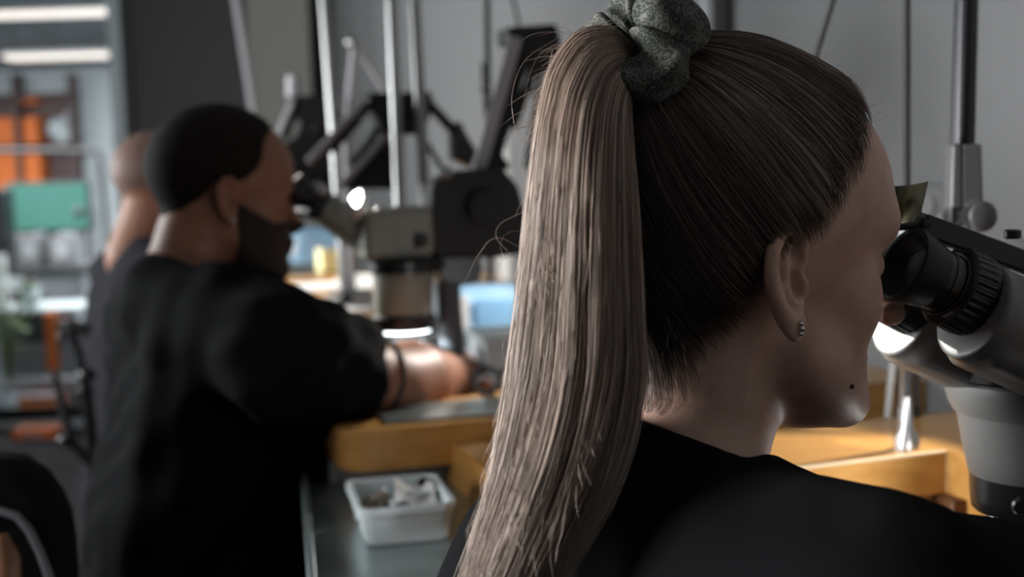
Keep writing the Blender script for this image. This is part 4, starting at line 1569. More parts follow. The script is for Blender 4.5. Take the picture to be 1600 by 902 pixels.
def plant(c, n, h, label, spread=.16):
    root = thing('potted_plant', c, label, 'plant')
    c = np.asarray(c, float)
    MB().lathe([(.05, 0), (.06, .09), (.066, .09), (.066, .11), (.055, .11), (.05, .09)], c, (0, 0, 1), 20).build('pot', M['white'], root)
    rg = random.Random(5)
    st, lf = MB(), MB()
    for i in range(n):
        a_ = rg.uniform(0, 6.28)
        r_ = rg.uniform(.2, 1) * spread
        hh = h * rg.uniform(.55, 1)
        e_ = c + (math.cos(a_) * r_, math.sin(a_) * r_ * .7, .1 + hh)
        st.tube([c + (0, 0, .09), c + (math.cos(a_) * r_ * .3, math.sin(a_) * r_ * .2, .1 + hh * .6), e_], .003, 5)
        for q in range(4):
            f_ = .5 + .5 * q / 3
            b0 = c + (math.cos(a_) * r_ * f_, math.sin(a_) * r_ * .7 * f_, .1 + hh * f_)
            t = unit([math.cos(a_ + q * 2), math.sin(a_ + q * 2), rg.uniform(-.2, .5)])
            s_ = unit(np.cross(t, (0.1, 0.2, 1)))
            L = rg.uniform(.035, .06)
            n_ = np.cross(t, s_) * .001
            lf.add([b0, b0 + t * L * .5 + s_ * L * .28 - n_ * 4, b0 + t * L, b0 + t * L * .5 - s_ * L * .28 - n_ * 4, b0 + n_, b0 + t * L * .5 + n_ * 3],
                   [(0, 1, 5), (1, 2, 5), (2, 3, 5), (3, 0, 5)])
    st.build('stem', M['leaf'], root)
    lf.build('foliage', M['leaf'], root)
    return root


plant(np.array([P(14, 540, 6.7)[0], 6.62, 0.0]), 26, .62, 'leafy green plant standing on the floor at the left edge behind the glass', .17)
plant(np.array([P(42, 480, dL - .1)[0], dL - .1, zt]), 8, .03, 'small green plant on the white cabinet top', .05)
# skirting beam, orange boxes, white bin on the floor
crate(32, 96, 618, 642, 6.52, M['orange'], 'orange crate on the floor just behind the glass', dep=.08, lid=M['brown'])
root = thing('floor_beam', (P(60, 602, 6.85)[0], 6.72, 0), 'pale grey low beam lying across the floor of the far room', 'beam')
a, hx_, hz_, _ = flat_on_far(-80, 131, 592, 612, 6.72)
MB().box(a, (hx_, .03, hz_)).build('beam_body', M['grey_lt'], root, .004)
for px in (-40, 120):
    c = P(px, 612, 6.72)
    MB().box((c[0], 6.72, c[2] / 2), (.03, .025, c[2] / 2)).build('beam_foot', M['grey_md'], root)
c = PZ(18, 660, 0.0)
root = thing('white_bottle', (c[0], 6.35, 0), 'white bottle on the floor behind the glass, left of the orange crate', 'bottle')
MB().lathe([(.03, 0), (.036, .01), (.036, .12), (.014, .15), (.014, .17)], (c[0], 6.35, 0), (0, 0, 1), 18).build('bottle_body', M['white'], root)
MB().cyl((c[0], 6.35, .17), (c[0], 6.35, .19), .016).build('cap', M['grey_md'], root)
c = PZ(65, 679, 0.0)
root = thing('floor_box', (c[0], c[1], 0), 'flat orange case on the floor in front of the glass', 'case')
MB().box((c[0], c[1] - .03, .022), (.105, .07, .022)).build('case_body', M['orange'], root, .006)
MB().tube([(c[0] - .03, c[1] - .10, .022), (c[0] - .03, c[1] - .125, .022), (c[0] + .03, c[1] - .125, .022), (c[0] + .03, c[1] - .10, .022)], .005, 8).build('case_handle', M['black'], root)

# white pipes on the right wall
pw = PZ(1105, 20, 1.4)


def wall_pt(px, py, off=0.0):
    """where the sight line meets the right wall (off metres in front of it)"""
    r = C_FW + (px - CX) / FPX * C_RT - (py - CY) / FPX * C_UP
    p0 = WALL0 - E1 * off
    t = ((p0 - C_O) @ E1) / (r @ E1)
    return C_O + r * t


for px, w_, m_, lab in ((1106, .011, 'white', 'white conduit pipe on the wall above the head of the person with the ponytail'), (1119, .016, 'grey_md', 'grey flat cable duct on the wall right of the white conduit')):
    c = wall_pt(px, 40, .02)
    root = thing('wall_conduit', (c[0], c[1], .9), lab, 'pipe', 'conduits on the wall')
    if w_ < .015:
        MB().cyl((c[0], c[1], .92), (c[0], c[1], ROOM_Z), w_).build('pipe', M[m_], root)
    else:
        MB().box((c[0], c[1], (.92 + ROOM_Z) / 2), (w_, w_, (ROOM_Z - .92) / 2), RWALL).build('duct', M[m_], root, .003)
    for z in (1.15, 1.75):
        MB().box((c[0], c[1], z), (.018, .02, .008), RWALL).build('clip', M['grey_md'], root)
c = wall_pt(1462, 322, .012)
root = thing('wall_socket', c, 'pale square wall socket behind the brass reflector', 'socket')
MB().box(c, (.010, .032, .028), RWALL).build('cover_plate', M['wall'], root, .006)
MB().lathe([(.014, 0), (.016, .004), (.012, .004)], c - E1 * .010, -E1, 20).build('socket_well', M['grey_md'], root)


# ------------------------------------------------------------------ workbenches
def u_bench(name, O, depth, main_d, L, arm_near, arm_far, zt, th, label, arm_near_depth=None, rnd=.05):
    """O: point on the wall at the near end of the bench; B runs away along the wall, A out from the wall"""
    root = thing(name, (*(O - E1 * depth * .5 + EW * L * .5)[:2], 0.0), label, 'workbench')
    an = arm_near_depth or depth
    poly = [(0, 0), (an, 0), (an, arm_near), (main_d, arm_near), (main_d, L - arm_far), (depth, L - arm_far), (depth, L), (0, L)]
    rr = [0, rnd, rnd * .8, .004, .004, .02, .02, 0]
    pol = rounded(poly, rr)
    o3 = np.array([O[0], O[1], 0.0])
    MB().prism(pol, o3, -E1, EW, EZ, zt - th, zt).build('bench_top', M['wood'], root, .0015, 50)
    ap = .10
    mb = MB()
    for (a0, b0), (a1, b1) in (((.02, arm_near - .02), (an * .40, arm_near - .02)), ((main_d - .015, arm_near - .02), (main_d - .015, L - arm_far + .02)), ((main_d, L - arm_far + .018), (depth - .04, L - arm_far + .018))):
        p0, p1 = o3 - E1 * a0 + EW * b0, o3 - E1 * a1 + EW * b1
        zc = zt - th - ap / 2
        mb.bar(p0 + EZ * zc, p1 + EZ * zc, .018, ap - .002)
    mb.build('apron', M['wood'], root, .001)
    for a0, b0 in ((main_d - .012, L - arm_far - .0), (main_d - .012, arm_near + .0), (.06, .06), (.06, L - .06), (an * .45, arm_near * .5), (depth - .06, L - arm_far * .5)):
        p = o3 - E1 * a0 + EW * b0
        MB().box(p + EZ * (zt - th) / 2, (.022, .022, (zt - th) / 2), RWALL).build('leg', M['wood_dark'] if a0 == main_d - .012 else M['wood'], root, .002)
    return root


BZ_M = 0.89
u_bench('workbench', Q1, .82, .42, 1.12, .17, .14, BZ_M, .052, 'honey wood workbench under the forearm of the bearded person')
K_W = P(1480, 704, 1.21)
BZ_W = float(K_W[2])
MD_W = float((WALL0 - K_W) @ E1) - .004
O_W = K_W + MD_W * E1 - .80 * EW
bw = u_bench('workbench', O_W, MD_W + .30, MD_W, .80 + .155, .12, .155, BZ_W, .042, 'bright lit honey wood workbench behind the chin of the person with the ponytail', MD_W + .1)
# pale worn edges
mb = MB()
p0 = K_W - E1 * .30
mb.tube([p0 + EZ * -.001, K_W - E1 * .002 + EZ * -.001], .0016, 8)
mb.tube([K_W + EZ * -.002, K_W - EZ * .040], .0016, 8)
mb.build('worn_edge', M['wood_chip'], bw)
O_3 = Q1 + 1.36 * EW
u_bench('workbench', O_3, .82, .42, 1.05, .44, .14, BZ_M, .052, 'sunlit farther wooden workbench of the third person', .74)
# ------------------------------------------------------------------ microscopes
def eyepiece(S, A, parent, k=1.0, text=None, side=None):
    """S: centre of the eyecup rim, A: axis from the eye into the tube"""
    A = unit(A)
    S = np.asarray(S, float)
    pr = [(1.05, 0.95), (1.25, 0.75), (1.85, 0.12), (1.98, 0.0), (2.14, 0.04), (2.18, 0.25), (2.10, 0.9), (1.93, 1.75), (1.86, 2.0), (1.86, 2.02)]
    e = MB().lathe([(r * k / 100, z * k / 100) for r, z in pr], S, A, 48, cap=False).build('eyecup', M['rubber'], parent, angle=60)
    MB().lathe([(1.06 * k / 100, .93 * k / 100), (1.06 * k / 100, .99 * k / 100)], S, A, 32).build('eye_lens', M['black'], e)
    pr = [(1.70, 1.0), (1.80, 2.0), (1.80, 2.35), (1.72, 2.38), (1.72, 2.44), (1.78, 2.47), (1.78, 3.05), (1.62, 3.10), (1.62, 3.22)]
    b = MB().lathe([(r * k / 100, z * k / 100) for r, z in pr], S, A, 48).build('eyepiece_barrel', M['black'], parent, angle=50)
    MB().tube([S + A * .0322 * k + (np.array([math.cos(q), math.sin(q)]) @ np.stack(frame(A, (0.3, 0.9, 0.2))[1:])) * .0185 * k for q in np.linspace(0, 2 * math.pi, 40, endpoint=False)], .0012 * k, 8, True).build('lock_ring', M['black'], b)
    pr = [(1.72, 3.2), (2.2, 3.3), (2.38, 3.45), (2.38, 3.46), (2.46, 4.75), (2.46, 4.76), (2.42, 5.1), (1.9, 5.15)]
    MB().lathe([(r * k / 100, z * k / 100) for r, z in pr], S, A, 120, ripple=(3, 5, .0011 * k, 2)).build('focus_ring', M['black'], parent, angle=30)
    return e


SA = YAW_W
FW_, LW_ = BW.F, BW.L
SROLL = math.radians(6)
S_R = P(1409, 411, 0.792)
FW_ = np.array([math.cos(math.radians(16)), math.sin(math.radians(16)), 0])
LW_ = np.array([-FW_[1], FW_[0], 0])
AX = unit(FW_ * math.cos(math.radians(25)) - EZ * math.sin(math.radians(25)))
LAT = unit(LW_ * math.cos(SROLL) - EZ * math.sin(SROLL))
LAT = unit(LAT - AX * np.dot(AX, LAT))
NRM = np.cross(AX, LAT)                      # up, square to the tubes
S_L = S_R + LAT * .063

scope = thing('microscope', (P(1625, 700, .9)[0], P(1625, 700, .9)[1], BZ_W), 'light grey stereo microscope with black eyepieces at the face of the person with the ponytail', 'microscope')
ep = eyepiece(S_R, AX, scope, 1.1)
eyepiece(S_L + AX * .006 + NRM * .001, AX, scope, 1.1)
MID = (S_R + S_L) / 2


def toscope(q):
    q = np.asarray(q, float) / 100
    return MID + q[..., 0:1] * AX + q[..., 1:2] * LAT + q[..., 2:3] * NRM


def housing_sdf(s):
    c1 = np.array([5.2, s * 3.15, -0.9])

    def f(p):
        x0 = 5.5 if s < 0 else 5.9
        q = p - np.array([x0, -3.5 if s < 0 else 4.3, 0])
        # a stout drum along the tube with a flat, softly rounded face, over a squarer casting
        drum = smax(np.linalg.norm(q[:, 1:] - np.array([0, -0.9]), axis=-1) - 3.25, np.abs(q[:, 0] - 3.2) - 3.2, 0.3)
        d = smin(drum, rbox(q, (4.6, 0.0, -1.2), (3.9, 2.7, 3.0), 1.1), 0.5)
        return smax(d, 0.05 - q[:, 0], 0.3)
    return f


for s, nm in ((-1, 'right'), (1, 'left')):
    sdf_obj('ocular_housing', housing_sdf(s), [(4, 16), (s * 3.5 - 4.5, s * 3.5 + 5), (-7, 5)], .17, M['scope'], scope, toscope, angle=35)


COLX = P(1622, 640, .905)                    # axis of the zoom body


def head_sdf_scope(p):
    # p in cm, world axes relative to COLX: x along FW_, y along LW_, z up
    d = rbox(p, (1.5, 0, 5.4), (7.0, 4.0, 3.4), 1.6)
    d = smin(d, rbox(p, (4.0, 0, 9.0), (5.5, 4.6, 3.0), 1.8), 1.2)
    d = smin(d, cone(p, (0, 0, 2.2), (0, 0, 5.0), 5.9, 4.2), 1.0)
    d = np.maximum(d, 1.2 - p[:, 2])
    return d


def tocol(q):
    q = np.asarray(q, float) / 100
    return COLX + q[..., 0:1] * FW_ + q[..., 1:2] * LW_ + q[..., 2:3] * EZ


sdf_obj('binocular_head', head_sdf_scope, [(-8, 14), (-7, 7), (0, 14)], .3, M['scope'], scope, tocol, angle=35)
prof = [(4.6, -4.6), (4.7, -4.4), (5.0, -3.0), (5.35, -1.0), (5.5, -.15), (5.52, -.05), (5.70, -.02), (6.05, .6), (6.35, 1.6), (6.3, 2.2), (5.8, 2.6), (3, 2.8)]
MB().lathe([(r / 100, z / 100) for r, z in prof], COLX, (0, 0, 1), 64).build('zoom_body', M['scope'], scope, angle=30)
prof = [(2.6, -7.2), (4.2, -7.25), (4.45, -7.0), (4.55, -6.2), (4.6, -4.7), (4.62, -4.55)]
rl = MB().lathe([(r / 100, z / 100) for r, z in prof], COLX, (0, 0, 1), 64).build('ring_light', M['black'], scope, angle=40)
a0 = COLX + np.array([0, 0, -.058]) + (-FW_ * .75 - LW_ * .66) * .0445
MB().lathe([(.004, 0), (.007, .002), (.007, .009), (.005, .011)], a0, unit(-FW_ * .75 - LW_ * .66), 20).build('ring_light_screw', M['black'], rl)
mb = MB()
for i in range(24):
    q = 2 * math.pi * i / 24
    mb.lathe([(.0032, 0), (.0032, .002)], COLX + np.array([math.cos(q) * .035, math.sin(q) * .035, -.0745]), (0, 0, 1), 10)
mb.build('led', M['led'], rl)
# its LEDs' own light
lamp('ring_light_glow', 'POINT', COLX + EZ * -.084 + FW_ * .012 + LW_ * .010, 3.0, (0.97, 0.98, 1.0), .008)
lamp('ring_light_near_glow', 'POINT', COLX + EZ * -.086 - FW_ * .028 + LW_ * .006, 0.22, (0.97, 0.98, 1.0), .010)
# carrier ring, rack and pillar, to the right
mb = MB().lathe([(.062, 0), (.070, .002), (.070, .022), (.062, .024)], COLX + EZ * .024, (0, 0, 1), 48)
mb.bar(COLX + FW_ * .06 + EZ * .036, COLX + FW_ * .15 + EZ * .036, .05, .022)
mb.build('focus_carrier', M['black'], scope, .001)
pp = COLX + FW_ * .165
MB().box(pp + EZ * .04, (.018, .03, .075), np.stack([FW_, LW_, EZ], 1)).build('focus_rack', M['black'], scope, .002)
pole = pp + FW_ * .045
MB().cyl((pole[0], pole[1], BZ_W), (pole[0], pole[1], CAMZ + .30), .014).build('pillar', M['chrome'], scope)
MB().bar(pp + EZ * .04, pole + EZ * .04, .04, .05).build('pillar_clamp', M['black'], scope, .003)
for s in (-1, 1):
    MB().lathe([(.010, 0), (.019, .002), (.019, .016), (.015, .018)], pp + EZ * .04 + LW_ * s * .03, LW_ * s, 24).build('focus_knob', M['black'], scope)
MB().lathe([(.055, 0), (.055, .012), (.03, .018)], (pole[0], pole[1], BZ_W), (0, 0, 1), 32).build('pillar_foot', M['black'], scope)
# engraved wording on the near eyepiece
txt = bpy.data.curves.new('eyepiece_lettering', 'FONT')
txt.body = 'WF 10X/23'
txt.size = .0034
txt.align_x = 'CENTER'
txt.extrude = .00005
to = bpy.data.objects.new('lettering', txt)
COL.objects.link(to)
txt.materials.append(M['letter'])
t_, a_, b_ = frame(AX, (0.3, 0.9, 0.2))
rad_dir = unit(-LAT * .80 + NRM * .45)
tx = unit(np.cross(rad_dir, AX))
tx = tx if tx[2] > 0 else -tx
mz = unit(np.cross(tx, np.cross(rad_dir, tx)))
ty = np.cross(rad_dir, tx)
mm = Matrix.Identity(4)
pos = S_R + AX * .0288 + rad_dir * .01975
for i in range(3):
    mm[i][0], mm[i][1], mm[i][2], mm[i][3] = tx[i], ty[i], rad_dir[i], pos[i]
# bend the text round the barrel
dg = bpy.context.evaluated_depsgraph_get()
to.matrix_world = mm
bpy.context.view_layer.update()
tm = bpy.data.meshes.new_from_object(to)
V = np.array([v.co[:] for v in tm.vertices])
F = [tuple(p.vertices) for p in tm.polygons]
bpy.data.objects.remove(to)
W_ = []
R0 = .0197
cdir = rad_dir
for v in V:
    q = v[0] / R0
    dirv = cdir * math.cos(q) + tx * math.sin(q)
    W_.append(S_R + AX * .0297 + ty * v[1] + dirv * (R0 + v[2]))
o = mesh_obj('lettering', np.array(W_), F, M['letter'], scope, False)
tag(o, 'pale eyepiece lettering')

# added lamp beyond the right edge, brightens the bench top
tl = K_W + E1 * .25 + EW * .06
root = thing('added_lamp', tl, 'small black lamp added beyond the right edge of the view to brighten the bench top', 'lamp')
MB().lathe([(.05, 0), (.05, .012), (.012, .020)], tl, (0, 0, 1), 28).build('lamp_base', M['black'], root)
hd = tl + EZ * .25 - E1 * .05
MB().tube([tl + EZ * .015, tl + EZ * .20 + E1 * .03, hd + EZ * .04], .006, 10).build('lamp_stem', M['chrome'], root)
ld = unit(K_W - E1 * .17 - hd)
MB().lathe([(.016, -.045), (.022, -.04), (.040, .02), (.037, .02), (.020, -.03)], hd, ld, 28).build('lamp_shade', M['black'], root)
MB().ball(hd - ld * .005, .014, 14).build('lamp_bulb', M['led'], root)
lamp('added_lamp_light', 'SPOT', hd + ld * .022, 11.5, (1.0, 0.93, 0.82), .015, ld, 46, .5)

# brass reflector on a black bar
dB = .80
root = thing('reflector_bar', P(1600, 405, dB + .02), 'black bar ending in a curved brass plate beside the brow of the ponytailed person', 'lamp')
q0, q1 = P(1436, 350, dB), P(1650, 428, dB + .03)
vd = unit(q1 - q0)
MB().bar(q0, q1, .014, .0135, np.cross(vd, np.cross((0, 0, 1), vd))).build('bar', M['black'], root, .0012)
MB().tube([q0 - vd * .001, q0 + vd * .004], .0075, 12).build('bar_end', M['rubber'], root)
# plate: curved sheet widening upwards
NU, NV = 22, 14
Vp = []
for side_ in (0, 1):
    for i in range(NU):
        u = i / (NU - 1)
        for j in range(NV):
            v = j / (NV - 1)
            px = (1388 + 46 * u) * (1 - v) + (1380 + 71 * u) * v
            py = (352 + 2 * u) * (1 - v) + (292 - 3 * u - 6 * u ** 3) * v
            dd = dB - .004 + .030 * (1 - u) ** 1.5 + .016 * u * v - side_ * .0012 + .012 * math.sin(math.pi * u)
            Vp.append(P(px, py, dd))
Fp = []
N0 = NU * NV
for i in range(NU - 1):
    for j in range(NV - 1):
        a = i * NV + j
        Fp.append((a, a + NV, a + NV + 1, a + 1))
        Fp.append((N0 + a, N0 + a + 1, N0 + a + NV + 1, N0 + a + NV))
for i in range(NU - 1):
    for j in (0, NV - 1):
        a = i * NV + j
        Fp.append((a, N0 + a, N0 + a + NV, a + NV))
for j in range(NV - 1):
    for i in (0, NU - 1):
        a = i * NV + j
        Fp.append((a, a + 1, N0 + a + 1, N0 + a))
o = mesh_obj('reflector_plate', np.array(Vp), Fp, M['brass'], root, True, 40)
tag(o, 'curved brass plate')
MB().tube([P(1398, 356, dB - .003), P(1432, 352, dB - .004), P(1440, 344, dB - .002)], .0022, 8).build('plate_edge', M['black'], root)
c = P(1582, 373, dB + .025)
MB().lathe([(.0045, 0), (.0055, .001), (.0055, .005), (.004, .006)], c, (0, 0, 1), 16).build('thumb_screw', M['black'], root)

# ball vise under the microscope
VC = P(1640, 878, .985)
root = thing('ball_vise', (VC[0], VC[1], 0), 'polished steel engraving ball vise below the light grey microscope', 'vise')
R_ = .056
prof = [(R_ * math.cos(q), R_ * math.sin(q)) for q in np.linspace(-1.2, .52, 14)] + [(.036, .030), (.034, .040), (.020, .041)]
MB().lathe(prof, VC, (0, 0, 1), 56).build('vise_ball', M['steel'], root, angle=50)
MB().lathe([(.034, 0), (.036, .002), (.036, .008), (.030, .010)], VC + EZ * .038, (0, 0, 1), 40).build('turntable', M['steel'], root)
for s in (-1, 1):
    MB().box(VC + EZ * .048 + FW_ * s * .014, (.010, .020, .003), np.stack([FW_, LW_, EZ], 1)).build('jaw', M['steel'], root, .001)
g0 = VC - FW_ * .046 - LW_ * .016 + EZ * .030
MB().tube([g0 - FW_ * .010 - EZ * .004, g0 + FW_ * .004], .0042, 12).build('key_handle', M['black'], root)
MB().tube([g0 + FW_ * .003, g0 + FW_ * .03 + EZ * .010], .0022, 10).build('key_shaft', M['steel'], root)
MB().lathe([(.075, -.064), (.080, -.060), (.080, -.046), (.052, -.036), (.045, -.030)], VC, (0, 0, 1), 40).build('vise_ring', M['rubber'], root)
MB().cyl((VC[0], VC[1], .04), VC - EZ * .064, .035).build('vise_post', M['black'], root)
MB().lathe([(.17, 0), (.17, .02), (.04, .045)], (VC[0], VC[1], 0), (0, 0, 1), 40).build('vise_foot', M['black'], root)

# lamp pole with a knuckle joint, behind the brass reflector
dP = 1.10
M['gun'] = mat('dark_steel', (0.060, 0.060, 0.063), 0.34, 1.0, noise=(20, (0.035, 0.035, 0.037), 4, (1, 1, .1)))
root = thing('lamp_pole', (P(1505, 385, dP)[0], P(1505, 385, dP)[1], float(P(1505, 385, dP)[2])), 'steel pole hanging from the ceiling with a grey hinged clamp joint', 'lamp pole')
up0, up1 = P(1511, -40, dP), P(1504, 245, dP)
mb = MB().tube([up0, up1], .0100, 20)
top = np.array([up0[0], up0[1] + .0, ROOM_Z])
mb.tube([up0, up0 + (top - up0)], .0100, 20)
mb.build('pole_tube', M['gun'], root)
ez_ = unit(P(1508, 100, dP) - P(1506, 300, dP))
MB().bar(P(1511.5, 0, dP - .011), P(1504.5, 215, dP - .011), .0035, .003, C_FW).build('pole_groove', M['black'], root)
JC = P(1505, 290, dP)


def joint(p):
    d = rbox(p, (0, 0, 0.2), (1.45, 1.1, 3.4), .35)
    d = smax(d, np.abs(p[:, 0]) - (1.35 + .09 * (1.5 - p[:, 2]) * .55), .3)
    d = smin(d, np.maximum(np.linalg.norm(p[:, [0, 2]] - np.array([.9, -2.6]), axis=-1) - 1.35, np.abs(p[:, 1]) - 1.45), .25)
    d = smin(d, np.maximum(np.linalg.norm(p[:, [0, 2]] - np.array([-1.3, -2.9]), axis=-1) - .9, np.abs(p[:, 1]) - .9), .3)
    d = smax(d, -rbox(p, (-.45, -1.2, .8), (.10, .5, 2.9), .04), .05)
    d = smax(d, -rbox(p, (-.35, -1.2, -3.2), (.85, .35, 1.3), .1), .1)
    return d


def tojoint(q):
    q = np.asarray(q, float) / 100
    return JC + q[..., 0:1] * C_RT + q[..., 1:2] * np.array([0, 1.0, 0]) + q[..., 2:3] * C_UP


M['joint'] = mat('grey_cast_joint', (0.15, 0.147, 0.147), 0.42, .2)
sdf_obj('clamp_joint', joint, [(-3, 3.2), (-2.2, 2.2), (-5, 4)], .16, M['joint'], root, tojoint, angle=30)
MB().lathe([(.0095, 0), (.0125, .002), (.0125, .006), (.009, .008)], tojoint(np.array([.95, -1.45, -2.6])), unit(np.array([.25, -1.0, .1])), 28).build('joint_knob', M['joint'], root)
lw = P(1507, 345, dP)
MB().tube([lw, P(1508, 384, dP)], .0085, 16).build('lower_tube', M['joint'], root)
MB().box(P(1512, 398, dP), (.018, .02, .008)).build('end_plate', M['joint'], root, .003)
# dark pole and slanting cable
dQ = 1.20
root = thing('dark_pole', (P(1417, 560, dQ)[0], P(1417, 560, dQ)[1], BZ_W), 'thin dark vertical pole against the grey wall right of the forehead', 'pole')
a = P(1417, 300, dQ)
mb = MB().cyl((a[0], a[1], BZ_W + .02), (a[0], a[1], ROOM_Z), .0033)
mb.build('pole_rod', M['cable'], root)
MB().lathe([(.012, 0), (.012, .01), (.006, .02), (.0045, .05)], (a[0], a[1], BZ_W), (0, 0, 1), 20).build('pole_socket', M['chrome'], root)
a0, a1 = P(1305, -10, 1.22), P(1262, 130, 1.24)
root = thing('cable', P(1280, 50, 1.23), 'thin dark cable slanting down behind the crown of the blonde head', 'cable')
up_ = a0 + (a0 - a1) * 3.4
MB().tube([up_, a0, a1, a1 + (a1 - a0) * .6, np.array([a1[0] - .03, a1[1] + .10, BZ_W + .05])], .0026, 8).build('cable_cord', M['cable'], root)
# tools standing on the bright bench by the chin
b0 = PZ(1413, 652, BZ_W)
root = thing('tool_stand', (b0[0], b0[1], BZ_W), 'chrome tube standing on the bright bench behind the chin', 'stand')
tp = P(1417, 560, np.dot(b0 - C_O, C_FW))
MB().lathe([(.0095, 0), (.0095, .012), (.0075, .014), (.0075, .05), (.0085, .052), (.0085, .062), (.0068, .064), (.0068, .22)], b0, (0, 0, 1), 24).build('tube', M['chrome'], root)
MB().tube([b0 + C_RT * .014, b0 + C_RT * .013 + EZ * .045, b0 + C_RT * .011 + EZ * .09], .004, 8).build('tube_hose', M['cable'], root)
b1 = PZ(1386, 656, BZ_W)
root = thing('metal_ruler', b1, 'pale flat steel strip leaning on the chrome tube behind the chin', 'ruler')
MB().bar(b1 + EZ * .002, b1 + C_RT * .014 + EZ * .105 + (0, .012, 0), .006, .0016, C_FW).build('strip', M['device'], root)
MB().bar(b1 + C_RT * .0146 + EZ * .108 + (0, .012, 0), b1 + C_RT * .0155 + EZ * .125 + (0, .0135, 0), .006, .0026, C_FW).build('strip_tip', M['cable'], root)


# ------------------------------------------------------------------ the man's microscope
dS = 1.86
K = dS / FPX
ms = thing('microscope', (P(640, 470, dS)[0], P(640, 470, dS)[1], BZ_M), 'olive grey microscope with a black collar before the bearded person', 'microscope')
yaw_s = math.radians(16)
SF = np.array([math.cos(yaw_s), math.sin(yaw_s), 0])
SL = np.array([-math.sin(yaw_s), math.cos(yaw_s), 0])
AX2 = unit(P(556, 352, dS + .01) - P(474, 302, dS - .02))
s0 = P(456, 292, dS - .035)
eyepiece(s0, AX2, ms, 1.02)
eyepiece(s0 + SL * .064 - SF * .004, AX2, ms, 1.02)
COL2 = P(630, 470, dS)


def tocol2(q):
    q = np.asarray(q, float) / 100
    return COL2 + q[..., 0:1] * SF + q[..., 1:2] * SL + q[..., 2:3] * EZ


def f2(X):
    v = (np.asarray(X) - COL2)
    return np.array([v @ SF, v @ SL, v[2]]) * 100


pa, pb = f2(s0 + AX2 * .048), f2(P(575, 372, dS))
pe = f2(P(612, 362, dS))


def old_head(p):
    d = rbox(p, (pe[0] + 0.2, 0.5, pe[2] - .2), (5.0, 3.6, 3.5), .9)
    d = smin(d, rbox(p, (pe[0] + 2.4, 0.5, pe[2] + .4), (2.8, 3.4, 3.2), .6), .6)
    for o_ in (0.0, 6.2):
        off = np.array([0, o_, 0])
        d = smin(d, cone(p, pa + off, pb + off * .6, 2.25, 2.6), 1.2)
    return d


sdf_obj('binocular_head', old_head, [(-14, 8), (-8, 12), (-2, 18)], .4, M['scope_old'], ms, tocol2, angle=35)
M['polished'] = mat('polished_white_metal', (0.9, 0.9, 0.9), 0.42, 0.6)
cp = P(550, 320, dS - .078)
MB().lathe([(.0225, 0), (.0225, .008), (.019, .011)], cp + unit((.9, .25, -.2)) * .012, unit((-.76, -.46, .46)), 32).build('prism_cap', M['polished'], ms)
kb = P(505, 300, dS - .05)
MB().lathe([(.006, 0), (.010, .002), (.010, .008), (.008, .010)], kb, unit((-.3, -.8, .5)), 20).build('setting_knob', M['chrome'], ms)
kb = P(593, 328, dS - .04)
MB().ball(kb, .006, 12).build('screw_head', M['chrome'], ms)
zc = lambda py: float(P(630, py, dS)[2])
cz = COL2[:2]
MB().lathe([(.050, zc(424)), (.050, zc(421)), (.050, zc(406)), (.046, zc(403))], (cz[0], cz[1], 0), (0, 0, 1), 40).build('black_collar', M['black'], ms)
MB().lathe([(.040, zc(492)), (.0425, zc(480)), (.0435, zc(424))], (cz[0], cz[1], 0), (0, 0, 1), 40).build('zoom_body', M['scope_old'], ms)
r2 = MB().lathe([(.030, zc(516)), (.043, zc(515)), (.046, zc(510)), (.046, zc(494)), (.042, zc(490))], (cz[0], cz[1], 0), (0, 0, 1), 40).build('ring_light', M['black'], ms)
MB().lathe([(.030, zc(518)), (.038, zc(518)), (.040, zc(513)), (.030, zc(512.5))], (cz[0], cz[1], 0), (0, 0, 1), 40).build('led_ring', M['led'], r2)
lamp('ring_light_glow', 'SPOT', (cz[0], cz[1], zc(520)), 9.0, (0.9, .97, 1), .01, (0, 0, -1), 165, .4)
# black focus mount on the right of it
mp = P(740, 350, dS + .05)
fr3 = np.stack([SF, SL, EZ], 1)
px2 = lambda x, y, d=dS + .03: P(x, y, d)


def plate(pts, d, th, name, m_, parent, bev=.002):
    """plate whose outline is given by photo points at depth d; th thick, lying along the sight plane turned to the bench"""
    c = P(*pts[0], d)
    n_ = SL
    V0 = []
    for x, y in pts:
        r = C_FW + (x - CX) / FPX * C_RT - (y - CY) / FPX * C_UP
        t = ((c - C_O) @ n_) / (r @ n_)
        V0.append(C_O + r * t)
    nV = len(V0)
    V = [v - n_ * th / 2 for v in V0] + [v + n_ * th / 2 for v in V0]
    F = [tuple(reversed(range(nV))), tuple(range(nV, 2 * nV))] + [(i, (i + 1) % nV, nV + (i + 1) % nV, nV + i) for i in range(nV)]
    return mesh_obj(name, V, F, m_, parent, True, 35, bev)


plate([(668, 300), (672, 285), (700, 268), (760, 262), (776, 262), (800, 290), (812, 330), (812, 395), (760, 402), (690, 398), (668, 398)], dS + .02, .06, 'focus_mount', M['black_matte'], ms)
MB().cyl(px2(687, 300), px2(690, 405), .014).build('focus_column', M['black'], ms)
MB().lathe([(.012, 0), (.022, .003), (.022, .020), (.018, .024)], px2(664, 374, dS - .01), unit((-.9, -.4, 0)), 28).build('focus_knob', M['black'], ms)
MB().lathe([(.012, 0), (.026, .003), (.026, .016), (.024, .018)], px2(762, 326, dS + .0), unit((.1, -1, 0)), 36).build('tension_knob', M['black_matte'], ms)
MB().cyl(px2(690, 272, dS + .0), px2(706, 268, dS + .0), .010).build('mount_bolt', M['chrome'], ms)
plate([(676, 400), (744, 400), (748, 420), (742, 440), (700, 448), (680, 428)], dS + .03, .05, 'mount_bracket', M['black'], ms)
MB().cyl(px2(700, 440), np.array([*px2(704, 470)[:2], BZ_M]), .018).build('mount_post', M['grey_dk'], ms)
